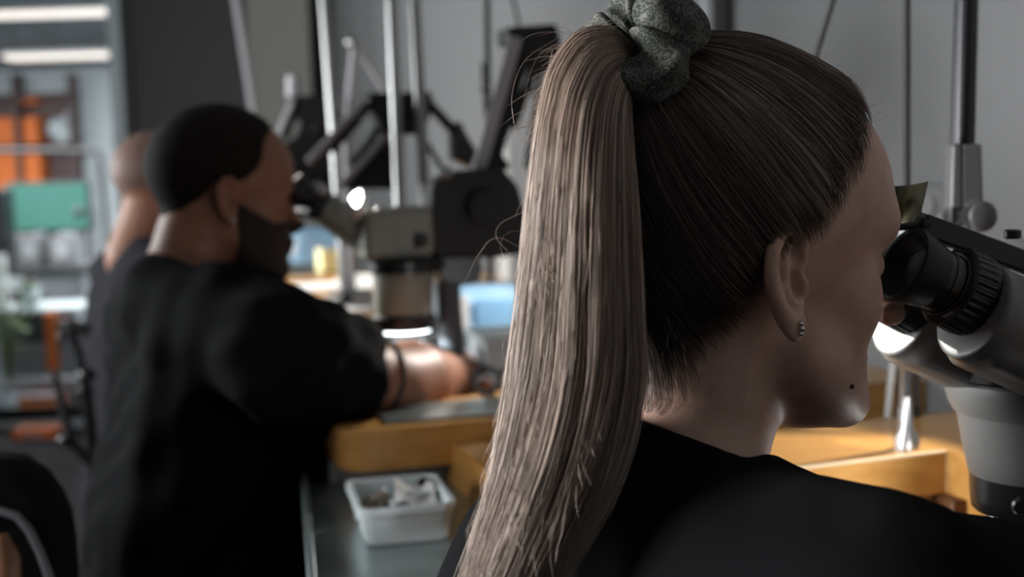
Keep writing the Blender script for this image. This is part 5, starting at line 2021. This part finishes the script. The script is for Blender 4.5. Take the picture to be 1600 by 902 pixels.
MB().cyl(px2(662, 412, dS + .0), px2(690, 412, dS + .02), .012).build('carrier_bar', M['black'], ms)
pm = px2(704, 470)
# lamp added behind the ponytail to brighten his forearm
tl2 = PZ(900, 560, BZ_M)
root = thing('added_lamp', tl2, 'small black lamp added behind the ponytail to brighten the resting forearm', 'lamp')
MB().lathe([(.05, 0), (.05, .012), (.012, .020)], tl2, (0, 0, 1), 28).build('lamp_base', M['black'], root)
hd2 = tl2 + EZ * .22 + np.array([-.02, -.10, 0])
ld2 = unit(P(645, 600, 1.70) - hd2)
MB().tube([tl2 + EZ * .015, tl2 + EZ * .24, hd2 - ld2 * .04], .006, 10).build('lamp_stem', M['chrome'], root)
MB().lathe([(.014, -.045), (.020, -.04), (.034, .02), (.031, .02), (.018, -.03)], hd2, ld2, 28).build('lamp_shade', M['black'], root)
MB().ball(hd2 - ld2 * .005, .012, 14).build('lamp_bulb', M['led'], root)
lamp('added_lamp_light', 'SPOT', hd2 + ld2 * .022, 8.0, (1.0, 0.95, 0.88), .015, ld2, 48, .7)
# third added lamp, hidden by the ponytail, brightens the blue case
tl3 = PZ(905, 535, BZ_M)
root = thing('added_lamp', tl3, 'small black lamp added behind the ponytail to brighten the pale blue case', 'lamp')
MB().lathe([(.05, 0), (.05, .012), (.012, .020)], tl3, (0, 0, 1), 28).build('lamp_base', M['black'], root)
hd3 = tl3 + EZ * .20 + np.array([-.03, -.04, 0])
ld3 = unit(P(760, 490, 2.36) - hd3)
MB().tube([tl3 + EZ * .015, tl3 + EZ * .22, hd3 - ld3 * .04], .006, 10).build('lamp_stem', M['chrome'], root)
MB().lathe([(.014, -.045), (.020, -.04), (.034, .02), (.031, .02), (.018, -.03)], hd3, ld3, 28).build('lamp_shade', M['black'], root)
MB().ball(hd3 - ld3 * .005, .012, 14).build('lamp_bulb', M['led'], root)
lamp('added_lamp_light', 'SPOT', hd3 + ld3 * .022, 3.0, (0.97, 0.98, 1.0), .015, ld3, 56, .8)
# the man's ball vise
vc = np.array([cz[0], cz[1], zc(566)])
root = thing('ball_vise', (vc[0], vc[1], 0), 'dark steel ball vise below the olive grey microscope', 'vise')
MB().lathe([(.045 * math.cos(q), .045 * math.sin(q)) for q in np.linspace(-1.2, .6, 12)] + [(.030, .030), (.015, .031)], vc, (0, 0, 1), 40).build('vise_ball', M['steel'], root, angle=50)
MB().lathe([(.07, -.06), (.075, -.055), (.075, -.042), (.045, -.030)], vc, (0, 0, 1), 32).build('vise_ring', M['rubber'], root)
MB().cyl((vc[0], vc[1], .04), vc - EZ * .06, .03).build('vise_post', M['black'], root)
MB().lathe([(.15, 0), (.15, .02), (.04, .045)], (vc[0], vc[1], 0), (0, 0, 1), 32).build('vise_foot', M['black'], root)


# ------------------------------------------------------------------ balanced arms and chrome poles
def pole(px0, px1, d, r, label, zb=BZ_M, m_='chrome', name='steel_pole', group='steel poles along the benches', pys=(0, 250)):
    a, b = P(px0, pys[0], d), P(px1, pys[1], d)
    t = unit(a - b)
    e0 = b - t * ((b[2] - zb) / t[2])
    e1 = a + t * ((ROOM_Z - a[2]) / t[2])
    root = thing(name, (e0[0], e0[1], zb), label, 'pole', group)
    MB().tube([e0 + t * .01, e1], r, 18).build('pole_tube', M[m_], root)
    MB().lathe([(r * 2.6, 0), (r * 2.6, .010), (r * 1.5, .022), (r * 1.1, .04)], e0, (0, 0, 1), 28).build('pole_foot', M['black'], root)
    return a, b


pole(506, 524, 2.9, .0105, 'leftmost chrome pole rising in front of the bluish wall')
pole(612, 622, 2.35, .0105, 'tall chrome pole, left of the close pair above the olive grey microscope')
pole(648, 661, 2.36, .0105, 'tall chrome pole, right of the close pair above the olive grey microscope')
pole(375, 396, 4.3, .0150, 'grey pole against the charcoal door behind the bearded head', 0.0, 'grey_md', pys=(35, 170))
pole(761, 764, 2.45, .0060, 'thin dark pole left of the large slanting arm', m_='cable', name='thin_pole')
pole(802, 812, 2.3, .0028, 'hair thin dark rod rising above the black bracket beside the ponytail', m_='cable', name='thin_pole', pys=(0, 45))


def arm(name_lab, top, upper, lower, d, extra=(), side=1, group='balanced microscope arms'):
    """top: photo polygon of the bracket; upper / lower: bars as ((x0,y0),(x1,y1), width px)"""
    c = P(*top[0], d)
    root = thing('boom_stand', P(*lower[-1][1], d), name_lab, 'arm', group)
    plate(top, d, .07, 'top_bracket', M['black_matte'], root)
    for k_, (p0, p1, wpx) in enumerate(list(upper)):
        q0, q1 = P(*p0, d - .03), P(*p1, d - .03)
        b = MB().bar(q0, q1, wpx * d / FPX, .030, C_FW).build('arm_bar', M['arm_grey'], root, .002)
        q0, q1 = P(p0[0] + wpx * .95, p0[1] + 4, d - .012), P(p1[0] + wpx * .95, p1[1] + 4, d - .012)
        MB().bar(q0, q1, wpx * .95 * d / FPX, .026, C_FW).build('arm_bar', M['black_matte'], root, .002)
    for k_, (p0, p1, wpx) in enumerate(list(lower)):
        q0, q1 = P(*p0, d), P(*p1, d)
        MB().bar(q0, q1, wpx * d / FPX, .028, C_FW).build('lower_bar', M['black_matte'], root, .002)
    for (p0, p1, wpx) in extra:
        q0, q1 = P(*p0, d - .005), P(*p1, d - .005)
        n_ = int(np.linalg.norm(q1 - q0) / .006)
        rr_ = wpx * d / FPX / 2
        MB().lathe([((rr_ if k % 2 else rr_ * .8), np.linalg.norm(q1 - q0) * k / n_) for k in range(n_ + 1)], q0, q1 - q0, 14).build('spring', M['black'], root)
    return root


# large arm beside the ponytail
r_ = arm('large black and grey balanced arm slanting down to the olive grey microscope beside the ponytail',
         [(784, 46), (858, 41), (866, 66), (862, 112), (826, 118), (806, 72), (787, 70)],
         [((806, 60), (748, 268), 20)], [((838, 100), (800, 200), 14), ((846, 110), (822, 262), 9), ((790, 250), (760, 268), 26)], 2.0)
# middle arm
r_ = arm('black parallel arm behind the chrome pole pair, between both tall poles',
         [(570, 147), (668, 145), (672, 165), (656, 210), (600, 212), (574, 164)],
         [((572, 158), (482, 254), 10), ((604, 212), (532, 292), 9)], [((668, 160), (712, 208), 15), ((590, 200), (552, 262), 7), ((708, 196), (738, 246), 22), ((655, 205), (690, 262), 8)], 2.42,
         [((560, 190), (520, 236), 11), ((586, 214), (548, 256), 11), ((616, 184), (590, 210), 9)])
plate([(600, 215), (612, 212), (612, 296), (546, 296)], 2.43, .05, 'side_plate', M['black_matte'], r_)
plate([(704, 192), (716, 192), (738, 240), (732, 262), (706, 250)], 2.41, .05, 'elbow_joint', M['black'], r_)
# left arm
r_ = arm('smaller black parallel arm furthest left, above the bearded face',
         [(456, 152), (514, 148), (518, 170), (512, 196), (474, 200), (460, 176)],
         [((458, 158), (436, 212), 9)], [((512, 160), (548, 200), 9), ((474, 198), (456, 246), 7), ((452, 236), (444, 262), 26)], 3.0,
         [((482, 200), (470, 240), 9)])
plate([(440, 226), (486, 200), (500, 230), (520, 262), (470, 300), (446, 290)], 2.98, .06, 'lower_bracket', M['black_matte'], r_)
MB().cyl(P(458, 120, 3.02), P(458, 152, 3.02), .016).build('spindle', M['arm_grey'], r_)
# thin folded desk lamp behind
dF = 3.1
root = thing('folding_lamp', (P(548, 250, dF)[0], P(548, 250, dF)[1], BZ_M), 'thin grey folding lamp arm peaking against the bluish wall', 'lamp')
MB().tube([P(541, 200, dF), P(553, 68, dF)], .008, 10).build('lamp_arm', M['arm_grey'], root)
MB().tube([P(553, 68, dF), P(604, 146, dF + .05)], .006, 10).build('lamp_arm', M['arm_grey'], root)
MB().ball(P(550, 66, dF), .017, 14).build('lamp_joint', M['chrome'], root)
e = P(540, 200, dF)
MB().tube([e, np.array([e[0], e[1], BZ_M + .01])], .010, 10).build('lamp_post', M['arm_grey'], root)
MB().lathe([(.06, 0), (.06, .015), (.02, .025)], (e[0], e[1], BZ_M), (0, 0, 1), 28).build('lamp_base', M['black'], root)
# dark box strip on the wall behind the large arm
c0 = P(762, 130, 2.5)
root = thing('wall_bracket', c0, 'narrow black bracket strip clipped to the thin dark pole', 'bracket')
MB().bar(P(756, 100, 2.47), P(762, 190, 2.47), .011, .03, C_FW).build('bracket_body', M['black'], root, .002)
MB().cyl(P(757, 140, 2.455), P(757, 140, 2.445), .008).build('bracket_screw', M['chrome'], root)

# ------------------------------------------------------------------ things lying on the man's and the third bench
def on(px, py, z=BZ_M):
    return PZ(px, py, z)


# pale blue case
c = on(765, 524)
root = thing('plastic_case', c, 'pale blue plastic case standing on the bench left of the ponytail', 'case')
dC = float(np.dot(c - C_O, C_FW))
w0, h0 = 52 * dC / FPX, 76 * dC / FPX
RC = rotz(math.radians(6))
pts = [(-.055, 0), (.055, 0), (.05, h0 * .86), (.02, h0), (-.03, h0)]
ex, ey = RC @ np.array([1.0, 0, 0]), RC @ np.array([0, 1.0, 0])
o3 = c + ey * .06
mb = MB()
V = []
for sx in (-1, 1):
    for (yy, zz) in pts:
        V.append(o3 + ex * sx * (w0 - (.006 if zz > 0 else 0)) + ey * yy + EZ * (zz + .001))
n_ = len(pts)
mb.add(V, [tuple(reversed(range(n_))), tuple(range(n_, 2 * n_))] + [(i, (i + 1) % n_, n_ + (i + 1) % n_, n_ + i) for i in range(n_)])
mb.build('case_body', M['blue'], root, .004)
MB().box(o3 + ex * .012 + ey * -.0545 + EZ * h0 * .42, (w0 * .60, .004, h0 * .30), RC).build('front_panel', M['blue_dk'], root, .002)
MB().box(o3 - ex * (w0 - .014) + ey * -.056 + EZ * h0 * .5, (.012, .003, h0 * .34), RC).build('paper_label', M['paper'], root)


def slab(name, px, py, wx, wy, h, rz, m_, label, cat, z=BZ_M, group=None, extra=None):
    c = on(px, py, z)
    root = thing(name, c, label, cat, group)
    R = rotz(math.radians(rz))
    MB().box(c + EZ * (h / 2 + .0008), (wx, wy, h / 2), R).build('sheet' if h < .008 else 'body', M[m_], root, .001)
    if extra:
        for (dx, dy, dz, hx_, hy_, hz_, mm_, nm) in extra:
            MB().box(c + R @ np.array([dx, dy, dz]), (hx_, hy_, hz_), R).build(nm, M[mm_], root, .0008)
    return root


slab('paper_sheet', 515, 448, .17, .13, .003, 14, 'paper', 'large sunlit white paper on the farther bench right of the bearded chin', 'paper')
slab('paper_sheet', 575, 436, .08, .09, .006, -6, 'paper', 'smaller stack of white paper behind the sunlit papers', 'paper')
slab('notebook', 560, 472, .09, .035, .012, 10, 'grey_lt', 'pale closed notebook on the farther bench in front of the papers', 'notebook', extra=[(.02, 0, .0145, .06, .035, .0012, 'grey_dk', 'cover_label')])
slab('plastic_case', 492, 410, .07, .06, .12, 24, 'blue', 'blue box on the farther bench close behind the bearded chin', 'case', extra=[(-.071, 0, .06, .002, .035, .03, 'paper', 'paper_label'), (0, 0, .113, .072, .062, .004, 'blue_dk', 'lid')])
slab('paper_block', 512, 424, .028, .028, .07, 30, 'yellow', 'pale yellow note block before the blue box', 'notes', extra=[(0, 0, .0715, .026, .026, .001, 'paper', 'top_sheet')])
c = on(538, 418)
root = thing('glass_jar', c, 'clear glass jar on the farther bench left of the olive microscope', 'jar')
MB().lathe([(.026, .001), (.028, .004), (.028, .10), (.022, .11), (.022, .12), (.019, .12), (.019, .11), (.025, .098), (.025, .006)], c, (0, 0, 1), 28).build('jar_body', M['glass'], root)
MB().cyl(c + EZ * .119, c + EZ * .133, .024).build('jar_lid', M['grey_lt'], root)
c = on(486, 424)
root = thing('silver_tool', c, 'bright flat steel tool rest leaning beside the blue box', 'tool')
MB().bar(c + (-.02, 0, .12), c + (.10, .03, .015), .035, .006).build('rest_plate', M['steel'], root, .001)
MB().bar(c + (.02, .01, .001), c + (.03, .012, .08), .012, .012).build('rest_foot', M['black'], root, .001)
slab('book', 536, 497, .085, .065, .022, 12, 'paper', 'white covered book on the end of the middle bench', 'book', extra=[(0, 0, -.000 + .012, .083, .066, .008, 'wood_chip', 'pages')])
slab('tool_block', 668, 553, .075, .035, .03, 14, 'device', 'grey block with dark holes behind the resting forearm', 'tool block', extra=[(-.04, -.036, .016, .010, .002, .009, 'black', 'hole'), (.0, -.036, .016, .010, .002, .009, 'black', 'hole'), (.04, -.036, .016, .010, .002, .009, 'black', 'hole')], z=BZ_M)
slab('instrument', 800, 578, .055, .06, .055, 16, 'device', 'pale grey instrument box half hidden by the ponytail', 'device', extra=[(-.01, 0, .058, .05, .055, .004, 'white', 'top_cover'), (-.057, 0, .03, .002, .045, .010, 'grey_md', 'slot')])
slab('paper_sheet', 745, 592, .07, .035, .004, 16, 'paper', 'white card lying on the bench left of the pale instrument box', 'paper')
slab('metal_plate', 735, 640, .12, .055, .003, 15, 'tray', 'flat grey metal plate on the front edge of the bench by the elbow', 'plate')
# scissors
c = on(782, 630)
root = thing('scissors', c, 'scissors with dark ring handles on the bench beside the ponytail', 'scissors')
for s in (-1, 1):
    pts = [c + EZ * .03 + s * .017 * C_RT + .018 * (math.cos(q) * C_RT + math.sin(q) * (EZ * .8 + np.array([0, .6, 0]))) for q in np.linspace(0, 2 * math.pi, 18, endpoint=False)]
    MB().tube(pts, .0032, 8, True).build('ring_handle', M['grey_dk'], root)
    MB().bar(c + EZ * .02 + s * .008 * C_RT, c + EZ * .012 - s * .012 * C_RT + E1 * .02 + EW * .11, .008, .002).build('blade', M['steel'], root)
MB().cyl(c + EZ * .012 + EW * .05 + E1 * .01, c + EZ * .020 + EW * .05 + E1 * .01, .004).build('pivot_screw', M['chrome'], root)
c = on(760, 606)
root = thing('orange_stopper', c, 'small orange rubber stopper beside the scissors', 'stopper')
MB().lathe([(.004, .001), (.005, .006), (.006, .010), (.005, .011)], c, (0, 0, 1), 20).build('stopper_body', M['orange'], root)
MB().cyl(c + EZ * .0105, c + EZ * .014, .003).build('stopper_top', M['grey_md'], root)
# hook hanging at the bench edge
c = PZ(790, 640, BZ_M)
root = thing('bench_hook', P(790, 690, 1.60), 'black clamp hook on the bench front beside the ponytail', 'hook')
MB().bar(P(793, 652, 1.615), P(789, 712, 1.60), .016, .016, C_FW).build('clamp_bar', M['black'], root, .002)
MB().tube([P(789, 706, 1.60), P(780, 714, 1.59), P(772, 708, 1.585)], .006, 8).build('clamp_screw', M['black'], root)

# ------------------------------------------------------------------ tray, tub, bin below the man's bench
ZT = .81
tc = PZ(650, 800, ZT)
root = thing('side_stand', (tc[0], tc[1], ZT - .03), 'grey metal topped side stand before the honey wood bench with the white tub on it', 'stand')
RT = rotz(math.radians(10))
txx, tyy = RT @ np.array([1.0, 0, 0]), RT @ np.array([0, 1.0, 0])
bk = PZ(654, 742, ZT)
nearp = PZ(660, 940, ZT)
ly = float(np.linalg.norm((bk - nearp)[:2])) / 2
tcn = (bk + nearp) / 2
hx_ = .125
MB().box((*(tcn)[:2], ZT - .006), (hx_, ly, .006), RT).build('stand_top', M['tray'], root, .002)
mb = MB()
MB().box((*(tcn + tyy * ly)[:2], ZT + .012), (hx_ - .035, .005, .018), RT).build('tray_rim', M['device'], root, .002)
MB().box((*(tcn - txx * (hx_ - .004))[:2], ZT + .004), (.004, ly, .010), RT).build('tray_rim', M['tray'], root, .002)
# runners that carry the tray under the bench
for s in (-1, 1):
    for q in (-1, 1):
        p = tcn + txx * s * (hx_ - .03) + tyy * q * (ly - .03)
        MB().box((*p[:2], (ZT - .012) / 2), (.012, .012, (ZT - .012) / 2), RT).build('leg', M['black'], root)
# slanted wooden bench brace
p0, p1 = P(716, 714, 1.62), P(800, 790, 1.42)
root = thing('wood_brace', (p1[0], p1[1], p1[2]), 'slanting light wood board under the bench behind the white tub', 'board')
MB().bar(p0, p1 + (p1 - p0) * .4, .035, .055).build('board_body', M['wood'], root, .002)
MB().bar(p0 + EZ * .03, p1 + (p1 - p0) * .4 + EZ * .03, .037, .006).build('board_edge', M['wood_edge'], root)

# white tub
tb = PZ(638, 850, ZT + .001)
dT = float(np.dot(tb - C_O, C_FW))
RB = rotz(math.radians(13))
bx, by = RB @ np.array([1.0, 0, 0]), RB @ np.array([0, 1.0, 0])
root = thing('plastic_tub', tb, 'white rectangular plastic tub holding stones and paper on the metal tray', 'tub')
HT = .052


def rr(hw, hd, r, n=6):
    out = []
    for cx_, cy_, a0 in ((hw - r, hd - r, 0), (-hw + r, hd - r, 90), (-hw + r, -hd + r, 180), (hw - r, -hd + r, 270)):
        for k_ in range(n + 1):
            q = math.radians(a0 + 90 * k_ / n)
            out.append((cx_ + r * math.cos(q), cy_ + r * math.sin(q)))
    return out


tubc = tb + by * .060
TK = .80
rr_0 = rr
rr = lambda a, b, r, n=6: rr_0(a * TK, b * TK, r * TK, n)
lay = [(rr(.052, .072, .012), 0), (rr(.055, .075, .014), .004), (rr(.061, .082, .016), HT - .010), (rr(.065, .086, .018), HT - .009), (rr(.065, .086, .018), HT), (rr(.058, .079, .015), HT), (rr(.057, .078, .015), HT - .004), (rr(.053, .073, .012), .006)]
rr = rr_0
V, F = [], []
for pl, z in lay:
    V += [tubc + bx * a + by * b + EZ * z * TK for a, b in pl]
nn = len(lay[0][0])
for k_ in range(len(lay) - 1):
    for i in range(nn):
        j = (i + 1) % nn
        F.append((k_ * nn + i, k_ * nn + j, (k_ + 1) * nn + j, (k_ + 1) * nn + i))
F.append(tuple(reversed(range(nn))))
F.append(tuple((len(lay) - 1) * nn + i for i in range(nn)))
mesh_obj('tub_body', np.array(V), F, M['white'], root, True, 50)
MB().box(tubc + bx * -.010 + EZ * .021, (.0012, .057, .0145), RB).build('divider', M['white'], root)
rg = random.Random(3)
k_ = 0
for (sx, sy, sz, rr_, lab) in ((-.036, .030, .024, .019, 'brown stone at the back left of the white tub'), (-.037, -.022, .024, .020, 'rough brown stone at the front left of the white tub'), (-.024, .006, .040, .015, 'small brown stone lying on top between two others'), (.006, -.044, .024, .017, 'brown stone under the white paper at the tub front')):
    sx, sy, sz, rr_ = sx * TK, sy * TK, sz * TK, rr_ * TK
    c = tubc + bx * sx + by * sy + EZ * sz
    root = thing('stone', c - EZ * rr_, lab, 'stone', 'stones in the white tub')
    mb = MB().ball(c, rr_, 14, (1.1, .9, .8))
    for i in range(len(mb.V)):
        mb.V[i] = c + (mb.V[i] - c) * (1 + .14 * math.sin(300 * mb.V[i][0] + i * .7) + .1 * math.sin(420 * mb.V[i][2]))
    o = mb.build('stone_body', M['stone'], root, angle=60)
c = tubc + bx * .014 + by * .008 + EZ * .036
root = thing('folded_paper', c - EZ * .012, 'folded white paper packet lying in the white tub', 'paper')
Vg = []
for side_ in (0, 1):
    for i in range(7):
        for j in range(5):
            Vg.append(c + bx * (-.022 + .044 * i / 6 + .008 * j / 4) + by * (-.034 + .056 * j / 4) + EZ * (.005 * math.sin(i * 1.1 + j * .5) - .008 * i / 6 - side_ * .0015 + .010 * j / 4))
Fg = []
for i in range(6):
    for j in range(4):
        a = i * 5 + j
        Fg += [(a, a + 5, a + 6, a + 1), (35 + a, 35 + a + 1, 35 + a + 6, 35 + a + 5)]
for i in range(6):
    for j in (0, 4):
        a = i * 5 + j
        Fg.append((a, 35 + a, 35 + a + 5, a + 5))
for j in range(4):
    for i in (0, 6):
        a = i * 5 + j
        Fg.append((a, a + 1, 35 + a + 1, 35 + a))
mesh_obj('packet', np.array(Vg), Fg, M['paper'], root, True, 40)
MB().bar(c + bx * -.015 + by * -.012 + EZ * .004, c + bx * .018 + by * -.006 + EZ * .001, .012, .0015).build('packet_flap', M['white'], root)
c = tubc + bx * .034 + by * .034 + EZ * .030
root = thing('black_cap', c - EZ * .014, 'round black cap standing at the right end of the white tub', 'cap')
MB().lathe([(.010, -.013), (.012, -.010), (.012, .010), (.010, .013), (.008, .012)], c, unit((.2, -.5, .8)), 24).build('cap_body', M['black'], root)
MB().lathe([(.007, .0), (.0075, .002)], c + unit((.2, -.5, .8)) * .012, unit((.2, -.5, .8)), 20).build('cap_inset', M['rubber'], root)

# pale blue bin behind the man's hip
bc = P(446, 905, 1.78)
root = thing('waste_bin', (bc[0], bc[1], 0), 'pale blue round bin beside the hip of the bearded person', 'bin')
rb = 0.070
bz_ = P(500, 838, 1.78)[2]
MB().lathe([(rb * .8, 0), (rb * .82, .004), (rb, bz_ - .006), (rb * 1.05, bz_ - .004), (rb * 1.05, bz_), (rb * .98, bz_), (rb * .96, bz_ - .02), (rb * .8, .02)], (bc[0] - .0, bc[1], 0), (0, 0, 1), 40).build('bin_body', M['white'], root)
MB().lathe([(rb * 1.06, bz_ - .012), (rb * 1.09, bz_ - .006), (rb * 1.06, bz_)], (bc[0], bc[1], 0), (0, 0, 1), 40, cap=False).build('rim', M['chrome'], root)


# ------------------------------------------------------------------ chairs
def task_chair(c, yaw, seat_z, label, back=True, arms=False, group='task chairs at the benches'):
    root = thing('task_chair', (c[0], c[1], 0), label, 'chair', group)
    f = np.array([math.cos(yaw), math.sin(yaw), 0])
    l = np.array([-math.sin(yaw), math.cos(yaw), 0])
    R = np.stack([f, l, EZ], 1)
    c = np.array([c[0], c[1], 0.0])
    V, F = [], []
    pl = rr(.20, .21, .09, 8)
    lv = [(.92, -.07), (1.0, -.055), (1.0, -.02), (.93, 0.0)]
    for s_, z in lv:
        V += [c + R @ np.array([a * s_, b * s_, seat_z + z]) for a, b in pl]
    n_ = len(pl)
    for k in range(len(lv) - 1):
        for i in range(n_):
            j = (i + 1) % n_
            F.append((k * n_ + i, k * n_ + j, (k + 1) * n_ + j, (k + 1) * n_ + i))
    F += [tuple(reversed(range(n_))), tuple((len(lv) - 1) * n_ + i for i in range(n_))]
    mesh_obj('seat', np.array(V), F, M['chair'], root, True, 50)
    MB().cyl(c + EZ * .06, c + EZ * (seat_z - .07), .028, .022).build('gas_column', M['black'], root)
    for k in range(5):
        q = 2 * math.pi * k / 5 + yaw
        e = c + np.array([math.cos(q), math.sin(q), 0]) * .27
        g = MB().tube([c + EZ * .10, e + EZ * .075], [.026, .016], 10).build('base_leg', M['black'], root)
        MB().cyl(e + EZ * .026 - np.array([-math.sin(q), math.cos(q), 0]) * .012, e + EZ * .026 + np.array([-math.sin(q), math.cos(q), 0]) * .012, .026).build('caster', M['black'], g)
    MB().tube([c + R @ np.array([.02, -.16, seat_z - .075]), c + R @ np.array([.02, -.25, seat_z - .07]), c + R @ np.array([.03, -.28, seat_z - .06])], .007, 8).build('lever', M['black'], root)
    if back:
        MB().tube([c + R @ np.array([-.12, 0, seat_z - .06]), c + R @ np.array([-.26, 0, seat_z - .03]), c + R @ np.array([-.285, 0, seat_z + .14])], .018, 10).build('back_stem', M['black'], root)
        V, F = [], []
        po = rr(.19, .14, .10, 8)
        for s_, dx in ((.9, -.025), (1.0, -.01), (1.0, .01), (.9, .025)):
            V += [c + R @ np.array([-.262 + dx - .10 * (a * s_) ** 2 * -6, a * s_, seat_z + .22 + b * s_]) for a, b in po]
        n_ = len(po)
        for k in range(3):
            for i in range(n_):
                j = (i + 1) % n_
                F.append((k * n_ + i, k * n_ + j, (k + 1) * n_ + j, (k + 1) * n_ + i))
        F += [tuple(reversed(range(n_))), tuple(3 * n_ + i for i in range(n_))]
        mesh_obj('backrest', np.array(V), F, M['chair'], root, True, 60)
    return root


def seat_of(B, dz=0.0):
    p = B.w(np.array(B.g['hip'], float) + np.array([8.0, 0, 0]))
    return p, (B.H[2] * 100 + min(B.g['hpR'][2], B.g['hip'][2] + 2) - 9.5) / 100


p, z = seat_of(BM)
task_chair(p, YAW_M, z - .01, 'black task stool under the bearded person', back=False)
p, z = seat_of(B3)
task_chair(p, YAW_3, z - .01, 'black task chair under the person seated furthest back', back=False)
p, z = seat_of(BW)
task_chair(p, YAW_W, z - .01, 'black task stool under the person with the ponytail', back=False)

# empty high chair seen at the man's left with its levers and rods
root = thing('lever_chair', (P(100, 690, 2.5)[0], P(100, 690, 2.5)[1], 0), 'black chair rods and levers sticking out left of the bearded person', 'chair')
dA = 2.45
MB().tube([P(86, 586, dA), P(98, 640, dA), P(112, 692, dA)], [.007, .008, .009], 8).build('lever_rod', M['black'], root)
MB().tube([P(108, 508, dA), P(124, 555, dA), P(134, 600, dA)], [.007, .008, .008], 8).build('lever_rod', M['black'], root)
MB().tube([P(108, 506, dA), P(128, 513, dA), P(138, 520, dA)], [.008, .012, .012], 8).build('lever_rod', M['black'], root)
MB().ball(P(97, 527, dA), .009, 10).build('knob', M['black'], root)
for px, py, r in ((136, 586, .018), (132, 612, .016), (104, 688, .018)):
    MB().ball(P(px, py, dA), r, 12, (1, 1, .8)).build('knob', M['black'], root)
e = P(134, 600, dA)
MB().tube([e, P(140, 660, dA), np.array([e[0] + .03, e[1], .12])], .012, 8).build('upright', M['black'], root)
e2 = P(112, 692, dA)
MB().tube([e2, e2 + (.04, .0, -.05), np.array([e[0] + .03, e[1], .35])], .010, 8).build('cross_rod', M['black'], root)
for k in range(4):
    q = 2 * math.pi * k / 4 + .4
    b0 = np.array([e[0] + .03, e[1], 0])
    MB().tube([b0 + EZ * .12, b0 + np.array([math.cos(q) * .18, math.sin(q) * .18, .02])], .014, 8).build('leg', M['black'], root)

# near chair at the lower left
dN = 1.25
root = thing('padded_chair', (P(0, 900, dN)[0], P(0, 900, dN)[1], 0), 'black padded chair with grey piping at the lower left corner', 'chair')
out = [(-150, 1010), (-150, 790), (-110, 740), (-60, 716), (0, 709), (40, 715), (75, 738), (98, 768), (112, 800), (120, 850), (124, 930), (126, 1010)]
inn = [(-110, 1010), (-110, 860), (-80, 815), (-40, 800), (0, 799), (25, 806), (45, 828), (62, 862), (78, 905), (88, 950), (94, 1010)]
plate(out, dN, .075, 'backrest', M['chair'], root, .022)
c_pts = [P(x, y, dN - .045) for x, y in inn]
MB().tube(c_pts, .0042, 10).build('piping', M['chair_pipe'], root)
plate([(-110, 1010), (-108, 862), (-80, 818), (-40, 803), (0, 802), (23, 809), (43, 830), (60, 864), (76, 907), (86, 952), (91, 1010)], dN - .035, .012, 'back_panel', M['chair'], root, .003)
MB().tube([P(2, 836, dN - .075), P(8, 870, dN - .080), P(10, 960, dN - .085), P(8, 1100, dN - .085)], [.006, .013, .014, .014], 12).build('back_rail', M['wood_dark'], root)
b0 = P(0, 1010, dN)
MB().box((b0[0], b0[1] - .20, b0[2] - .14), (.15, .20, .035)).build('seat', M['chair'], root, .015)
for sx in (-1, 1):
    for sy in (0, 1):
        x, y = b0[0] + sx * .13, b0[1] - .02 - sy * .36
        MB().tube([(x, y, b0[2] - .15), (x + sx * .02, y, 0)], [.014, .010], 10).build('leg', M['wood_dark'], root)
MB().box((b0[0], b0[1] - .01, b0[2] - .05), (.12, .02, .09)).build('back_support', M['chair'], root, .005)
